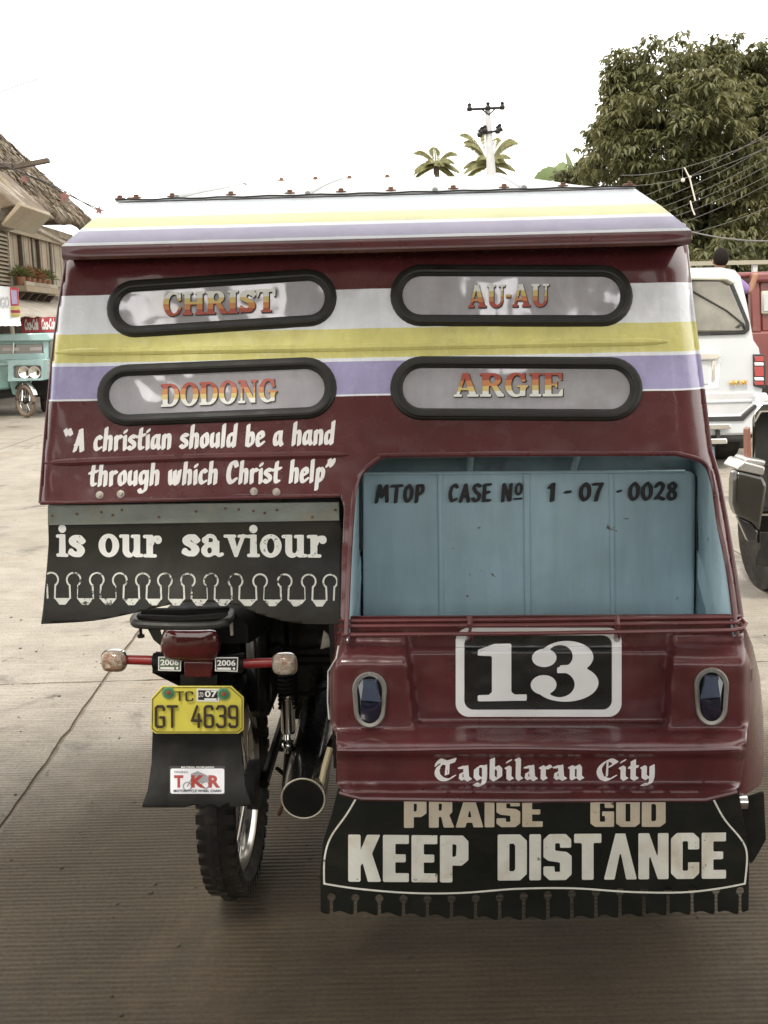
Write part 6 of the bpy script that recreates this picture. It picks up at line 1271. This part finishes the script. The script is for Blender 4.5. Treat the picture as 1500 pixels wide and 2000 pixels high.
MB().prism([W(40, 622, YC), W(125, 618, YC), W(122, 648, YC), W(42, 650, YC)], (0, .03, 0)).build('banner_cloth', m_bred, bn_)
for x in (48, 81):
    font_mesh('Coca-Cola', (x, 644 - (x > 60)), (x + 27, 643 - (x > 60)), 21, lambda a, b: W(a, b, YC - .01), .05).build('banner_lettering', m_stw, bn_, flip=None)
hb_(XH - .2, 16, 0, XH - .1, yf, 2.0, 'shop_front', mat('dark_shop_interior', (.05, .04, .03), .8))
YS = 19.0
sg = root('white_signboard', tuple(W(10, 600, YS)), 'white signboard with dark capital letters above the teal tricycle, far left', 'sign')
MB().prism([W(-60, 553, YS), W(16, 560, YS), W(19, 630, YS), W(-60, 634, YS)], (0, .08, 0)).build('sign_board', m_white, sg)
font_mesh('UGO', (-6, 602), (17, 601), 22, lambda a, b: W(a, b, YS - .01), .02).build('sign_lettering', m_grey, sg, flip=None)
font_mesh('STORE', (-14, 625), (16, 624), 8, lambda a, b: W(a, b, YS - .01), .0).build('sign_lettering', m_grey, sg, flip=None) if False else None
rs_ = root('red_poster', tuple(W(28, 580, YS + .3)), 'small red poster with pale figure beside the white signboard', 'poster')
MB().prism([W(17, 560, YS + .3), W(35, 562, YS + .3), W(36, 597, YS + .3), W(19, 598, YS + .3)], (0, .03, 0)).build('poster_sheet', m_bred, rs_)
MB().prism([W(21, 566, YS + .29), W(32, 567, YS + .29), W(34, 594, YS + .29), W(24, 594, YS + .29)], (0, .01, 0)).build('poster_print', mat('poster_lilac', (.40, .34, .50), .6), rs_)
ys_ = root('yellow_poster', tuple(W(28, 610, YS + .3)), 'yellow and red striped poster just below the red poster', 'poster')
for k, m_ in enumerate((mat('poster_yellow', (.62, .50, .14), .6), m_bred, MATS['poster_yellow'], m_stw)): MB().prism([W(20, 599 + k * 6.5, YS + .3), W(38, 599 + k * 6.5, YS + .3), W(39, 605 + k * 6.5, YS + .3), W(20, 605 + k * 6.5, YS + .3)], (0, .03, 0)).build('poster_band', m_, ys_)
wa = root('white_awning', tuple(W(10, 630, 18.6)), 'white sheet awning over the shop front behind the teal tricycle', 'awning')
MB().loft([[W(-60 + 3.5 * k, 622, 19.2) for k in range(29)], [W(-62 + 3.7 * k, 637 + .8 * math.sin(k * 2.), 18.2) for k in range(29)]], closed=False).build('awning_sheet', m_stw, wa, solid=.02)
# string of star pennants
sn = root('pennant_string', tuple(W(120, 380, 16)), 'string of small faded red star pennants hanging across the street, upper left', 'bunting')
for off in (0, 4):
    pts = [W(-20, 312, 15), W(75, 352 - off * .5, 16), W(125, 377 - off, 16.5), W(200, 411 + off, 17), W(300, 450, 18)]
    MB().tube([Vector(p) for p in smoothpath([tuple(p) for p in pts], 6)], .008, 5).build('string', m_wire, sn)
m_star = mat('faded_red_pennant', (.16, .07, .06), .8, var=.3)
for x, y, s in ((48, 350, .07), (126, 384, .10), (193, 411, .07)):
    c = W(x, y, 16.4); MB().prism([c + Vector((math.sin(rad(36 * k + 10)) * s * (1.1 if k % 2 == 0 else .45), 0, math.cos(rad(36 * k + 10)) * s * (1.1 if k % 2 == 0 else .45))) for k in range(10)], (0, .01, 0)).build('star_pennant', m_star, sn)
fc = MB().tube([W(0, 180, 30), W(40, 165, 30), W(75, 154, 30)], .012, 5).build('overhead_cable', m_wirec); tag(fc, 'faint short cable high in the sky at upper left', 'cable')
# ------------------------------------------------------------------ teal tricycle coming towards us
m_t1 = mat('teal_enamel', (.12, .235, .205), .3, coat=.5, var=.15, vs=2, dirt=(.24, .32, .28), ds=2, dlo=.5); m_t2 = mat('pale_teal_enamel', (.26, .39, .38), .3, coat=.5, var=.1)
YQ = 19.2; tq = root('teal_tricycle', (W(40, 800, YQ).x, YQ + .6, 0), 'teal passenger tricycle facing us on the far left of the road', 'tricycle')
def pq(pts, y, d, name, m, par=None, bevel=.01): return pw(pts, YQ + y, d, name, m, par or tq, bevel)
pq([(-80, 655), (92, 650), (100, 662), (98, 666), (-80, 668)], -.15, 1.9, 'roof', m_t2, bevel=.03)
pq([(-80, 667), (85, 664), (87, 672), (-80, 675)], -.05, .06, 'windscreen_frame', m_t1)
pq([(-80, 692), (86, 690), (86, 702), (-80, 705)], -.05, .06, 'windscreen_frame', m_t2)
pq([(82, 655), (94, 660), (95, 700), (86, 702)], -.06, .4, 'windscreen_frame', m_t2)
pq([(-80, 674), (84, 671), (84, 691), (-80, 693)], -.02, .02, 'windscreen', mat('dusty_windscreen', (.13, .11, .09), .12, coat=1.))
for x0, x1, y in ((5, 38, 682), (58, 82, 681)): pq([(x0, y - 3), (x1, y - 4), (x1, y + 3), (x0, y + 4)], .02 - .05, .005, 'seat_stripe', mat('pale_strip', (.45, .40, .38), .5), bevel=0)
pq([(25, 668), (28, 668), (27, 690), (24, 690)], -.07, .02, 'wiper', m_stw)
pq([(90, 664), (99, 666), (98, 698), (91, 700)], -.05, .5, 'side_window', mat('dark_green_glass', (.03, .06, .05), .1, coat=1.))
pq([(96, 660), (112, 664), (108, 718), (84, 716), (88, 702)], .35, .8, 'rear_cabin', mat('deep_green_enamel', (.05, .10, .09), .35, coat=.4))
hlq = [(16, 704), (86, 701), (84, 743), (15, 745)]
sheet(lambda X, Y: np.maximum(sd_poly(X, Y, hlq), -sd_rrect(X, Y, 25, 714, 80, 739, 4)), (10, 698, 90, 750), 2, lambda x, y: W(x, y, YQ - .38)).build('nose_fairing', m_t2, tq, flip=None, solid=-.35, smooth=30)
pq([(22, 711), (82, 711), (82, 741), (22, 741)], -.30, .02, 'headlamp_bay', mat('grey_lamp_bay', (.16, .14, .12), .3, coat=.5))
for x in (48, 68): MB().lathe(W(x, 727, YQ - .36), (0, -1, 0), [(0, -.03), (.07, -.03), (.11, .02), (.10, .02), (.05, -.005), (0, -.01)], 16).build('headlamp', m_chrome, tq)
pq([(58, 716), (76, 716), (76, 736), (60, 730)], -.34, .02, 'headlamp_bay', mat('red_lamp_panel', (.30, .07, .06), .3), bevel=.0)
pq([(-80, 700), (18, 700), (20, 760), (-80, 772)], -.05, 1.6, 'sidecar_body', m_t1, bevel=.04)
pq([(-80, 711), (16, 709), (16, 714), (-80, 716)], -.09, .05, 'body_moulding', m_t2)
pq([(-80, 768), (24, 758), (26, 776), (-80, 786)], .1, 1.4, 'underbody', m_dark)
pq([(16, 742), (34, 742), (36, 775), (24, 770)], -.1, .2, 'mudguard', m_t1)
c = W(50, 776, YQ - .3); m_t3 = mat('dusty_brown_tyre', (.16, .12, .085), .9, var=.3)
wq = empty('front_wheel', (0, 0, 0), parent=tq); bind(wq, tq)
dirw = Vector((.78, -.62, 0)); R_ = .30; cz = Vector((c.x, YQ - .3, .31))
ring = [cz + dirw * math.cos(2 * math.pi * k / 28) * R_ * .86 + Vector((0, 0, math.sin(2 * math.pi * k / 28) * R_ * .86)) for k in range(28)]
MB().tube(ring, .045, 8, closed=True).build('tyre', m_t3, wq)
ring = [cz + dirw * math.cos(2 * math.pi * k / 28) * R_ * .70 + Vector((0, 0, math.sin(2 * math.pi * k / 28) * R_ * .70)) for k in range(28)]
MB().tube(ring, .014, 6, closed=True).build('rim', m_rimc, wq)
for k in range(12): a = 2 * math.pi * k / 12; MB().tube([cz, cz + dirw * math.cos(a) * R_ * .7 + Vector((0, 0, math.sin(a) * R_ * .7))], .005, 4).build('spoke', m_rimc, wq)
MB().ball(cz, .06).build('hub', m_dark, wq)
for s in (-.07, .07): MB().tube([cz + Vector((s, 0, 0)), cz + Vector((s + .02, .15, .55))], .022, 8).build('front_fork', m_chrome, tq)
ring = [cz + dirw * math.cos(rad(a)) * .34 + Vector((0, 0, math.sin(rad(a)) * .34)) for a in range(20, 150, 12)]
MB().tube(ring, .05, 6, ell=(.3, 1)).build('front_fender', m_rimc, tq)
c2 = cz + Vector((.35, 1.3, 0)); ring = [c2 + dirw * math.cos(2 * math.pi * k / 24) * .25 + Vector((0, 0, math.sin(2 * math.pi * k / 24) * .25)) for k in range(24)]
MB().tube(ring, .05, 8, closed=True).build('rear_wheel', m_t3, tq)
MB().box((cz.x - .05, YQ + .2, .35), (cz.x + .35, YQ + .7, .75)).build('engine', m_dark, tq, bevel=.04)
# motorcycle parked behind it
mo_ = root('parked_motorcycle', (W(88, 790, 20.3).x, 20.3, 0), 'brown and white motorcycle parked just right of the teal tricycle', 'motorcycle')
cm = Vector((W(84, 775, 20.3).x, 20.3, .31)); dm = Vector((.35, -.94, 0))
for nm, cc in (('front_wheel', cm), ('rear_wheel', cm + Vector((-.3, 1.2, 0)))):
    MB().tube([cc + dm * math.cos(2 * math.pi * k / 24) * .26 + Vector((0, 0, math.sin(2 * math.pi * k / 24) * .26)) for k in range(24)], .05, 8, closed=True).build(nm, mat('black_tyre', (.03, .025, .02), .8), mo_)
MB().tube([cm, cm + Vector((-.05, .2, .62))], .03, 8).build('front_fork', m_rust, mo_)
MB().ball(cm + Vector((-.05, .1, .66)), .10, .09, .10).build('headlamp', m_chrome, mo_)
MB().tube([cm + Vector((-.38, .25, .82)), cm + Vector((-.05, .2, .74)), cm + Vector((.30, .25, .82))], .015, 6).build('handlebar', m_chrome, mo_)
MB().box((cm.x - .28, 20.6, .3), (cm.x + .02, 21.2, .72)).build('engine', mat('brown_engine', (.12, .07, .04), .6), mo_, bevel=.05)
MB().ball(cm + Vector((-.12, .6, .62)), .14, .3, .14).build('fuel_tank', m_rust, mo_)
MB().ball(cm + Vector((-.2, 1.0, .60)), .13, .35, .06).build('seat', m_black, mo_)
# red and white box beyond
pk = root('white_post', (W(98, 760, 22).x, 22, 0), 'short white post with red edge beside the parked motorcycle', 'post')
MB().prism([W(92, 718, 22), W(101, 718, 22), W(101, 802, 22), W(92, 802, 22)], (0, .15, 0)).build('post_body', m_stw, pk); MB().prism([W(101, 718, 22), W(104, 718, 22), W(104, 800, 22), W(101, 800, 22)], (0, .15, 0)).build('post_edge', m_bred, pk)
# ------------------------------------------------------------------ behind the photographer: unseen canopy and wall added to block light, and a pale shopfront
mk = root('unseen_shade_canopy', (0, -.5, 0), 'unseen open steel canopy added to shade the back of the tricycle', 'canopy')
CZ = 2.8; m_can = mat('unseen_canopy_pale', (.48, .48, .47), .6, var=.2, vs=1)
gaps = [(-1.2, .45, -.98, 1.15), (-.72, .62, -.52, 1.0), (-.95, 1.25, -.5, 1.36), (.25, .50, .44, 1.1), (.70, .50, .95, .95), (.2, 1.25, .9, 1.34), (-2.2, -.5, -1.9, .6), (1.6, -.2, 1.75, 1.2)]  # openings cut to put bright shapes into the window reflections
def canf(X, Y):
    F = sd_rrect(X, Y, -6, -2, 6, 1.98, .01)
    for q in gaps: F = np.maximum(F, -sd_rrect(X, Y, *q, .01))
    return F
sheet(canf, (-6.1, -2.1, 6.1, 2.1), .06, lambda x, y: Vector((x, y, CZ + .2 - .05 * (y + 2) + .012 * math.sin(x * 40)))).build('unseen_canopy_sheet', m_can, mk, flip=None, solid=.01)
for x in (-5.8, 0.9, 5.8): MB().cyl((x, -1.8, 0), (x, -1.8, CZ + .18), .05, 10).build('post', m_dark, mk)  # rear posts of the unseen added canopy
for x in (-5.8, 5.8): MB().cyl((x, 1.5, 0), (x, 1.5, CZ), .05, 10).build('post', m_dark, mk)  # front posts of the unseen added canopy
lw_ = root('unseen_blocker_wall', (0, -3.8, 0), 'unseen dark wall added behind the photographer to block low light', 'wall')  # unseen wall added to cut low light on lower body and ground
MB().box((-7, -4.0, 0), (7, -3.8, 1.65)).build('blocker_wall_body', mat('blocker_wall_dark', (.06, .065, .045), .9, var=.4, vs=2, dirt=(.14, .12, .09), ds=1.5), lw_); MB().box((-7.05, -4.05, 1.65), (7.05, -3.75, 1.72)).build('blocker_wall_coping', MATS['blocker_wall_dark'], lw_)
shp = root('shopfront', (0, -34, 0), 'pale two-storey shopfront across the street behind the photographer', 'building')
MB().box((-14, -38, 0), (14, -34, 6)).build('wall', mat('cream_plaster', (.52, .48, .40), .8, var=.15, vs=.6), shp)
for k in range(7):
    x = -12 + k * 3.9; MB().box((x, -34.02, .2 if k % 2 else 3.2), (x + 2.2, -33.97, 2.4 if k % 2 else 4.5)).build('window', m_tint, shp)
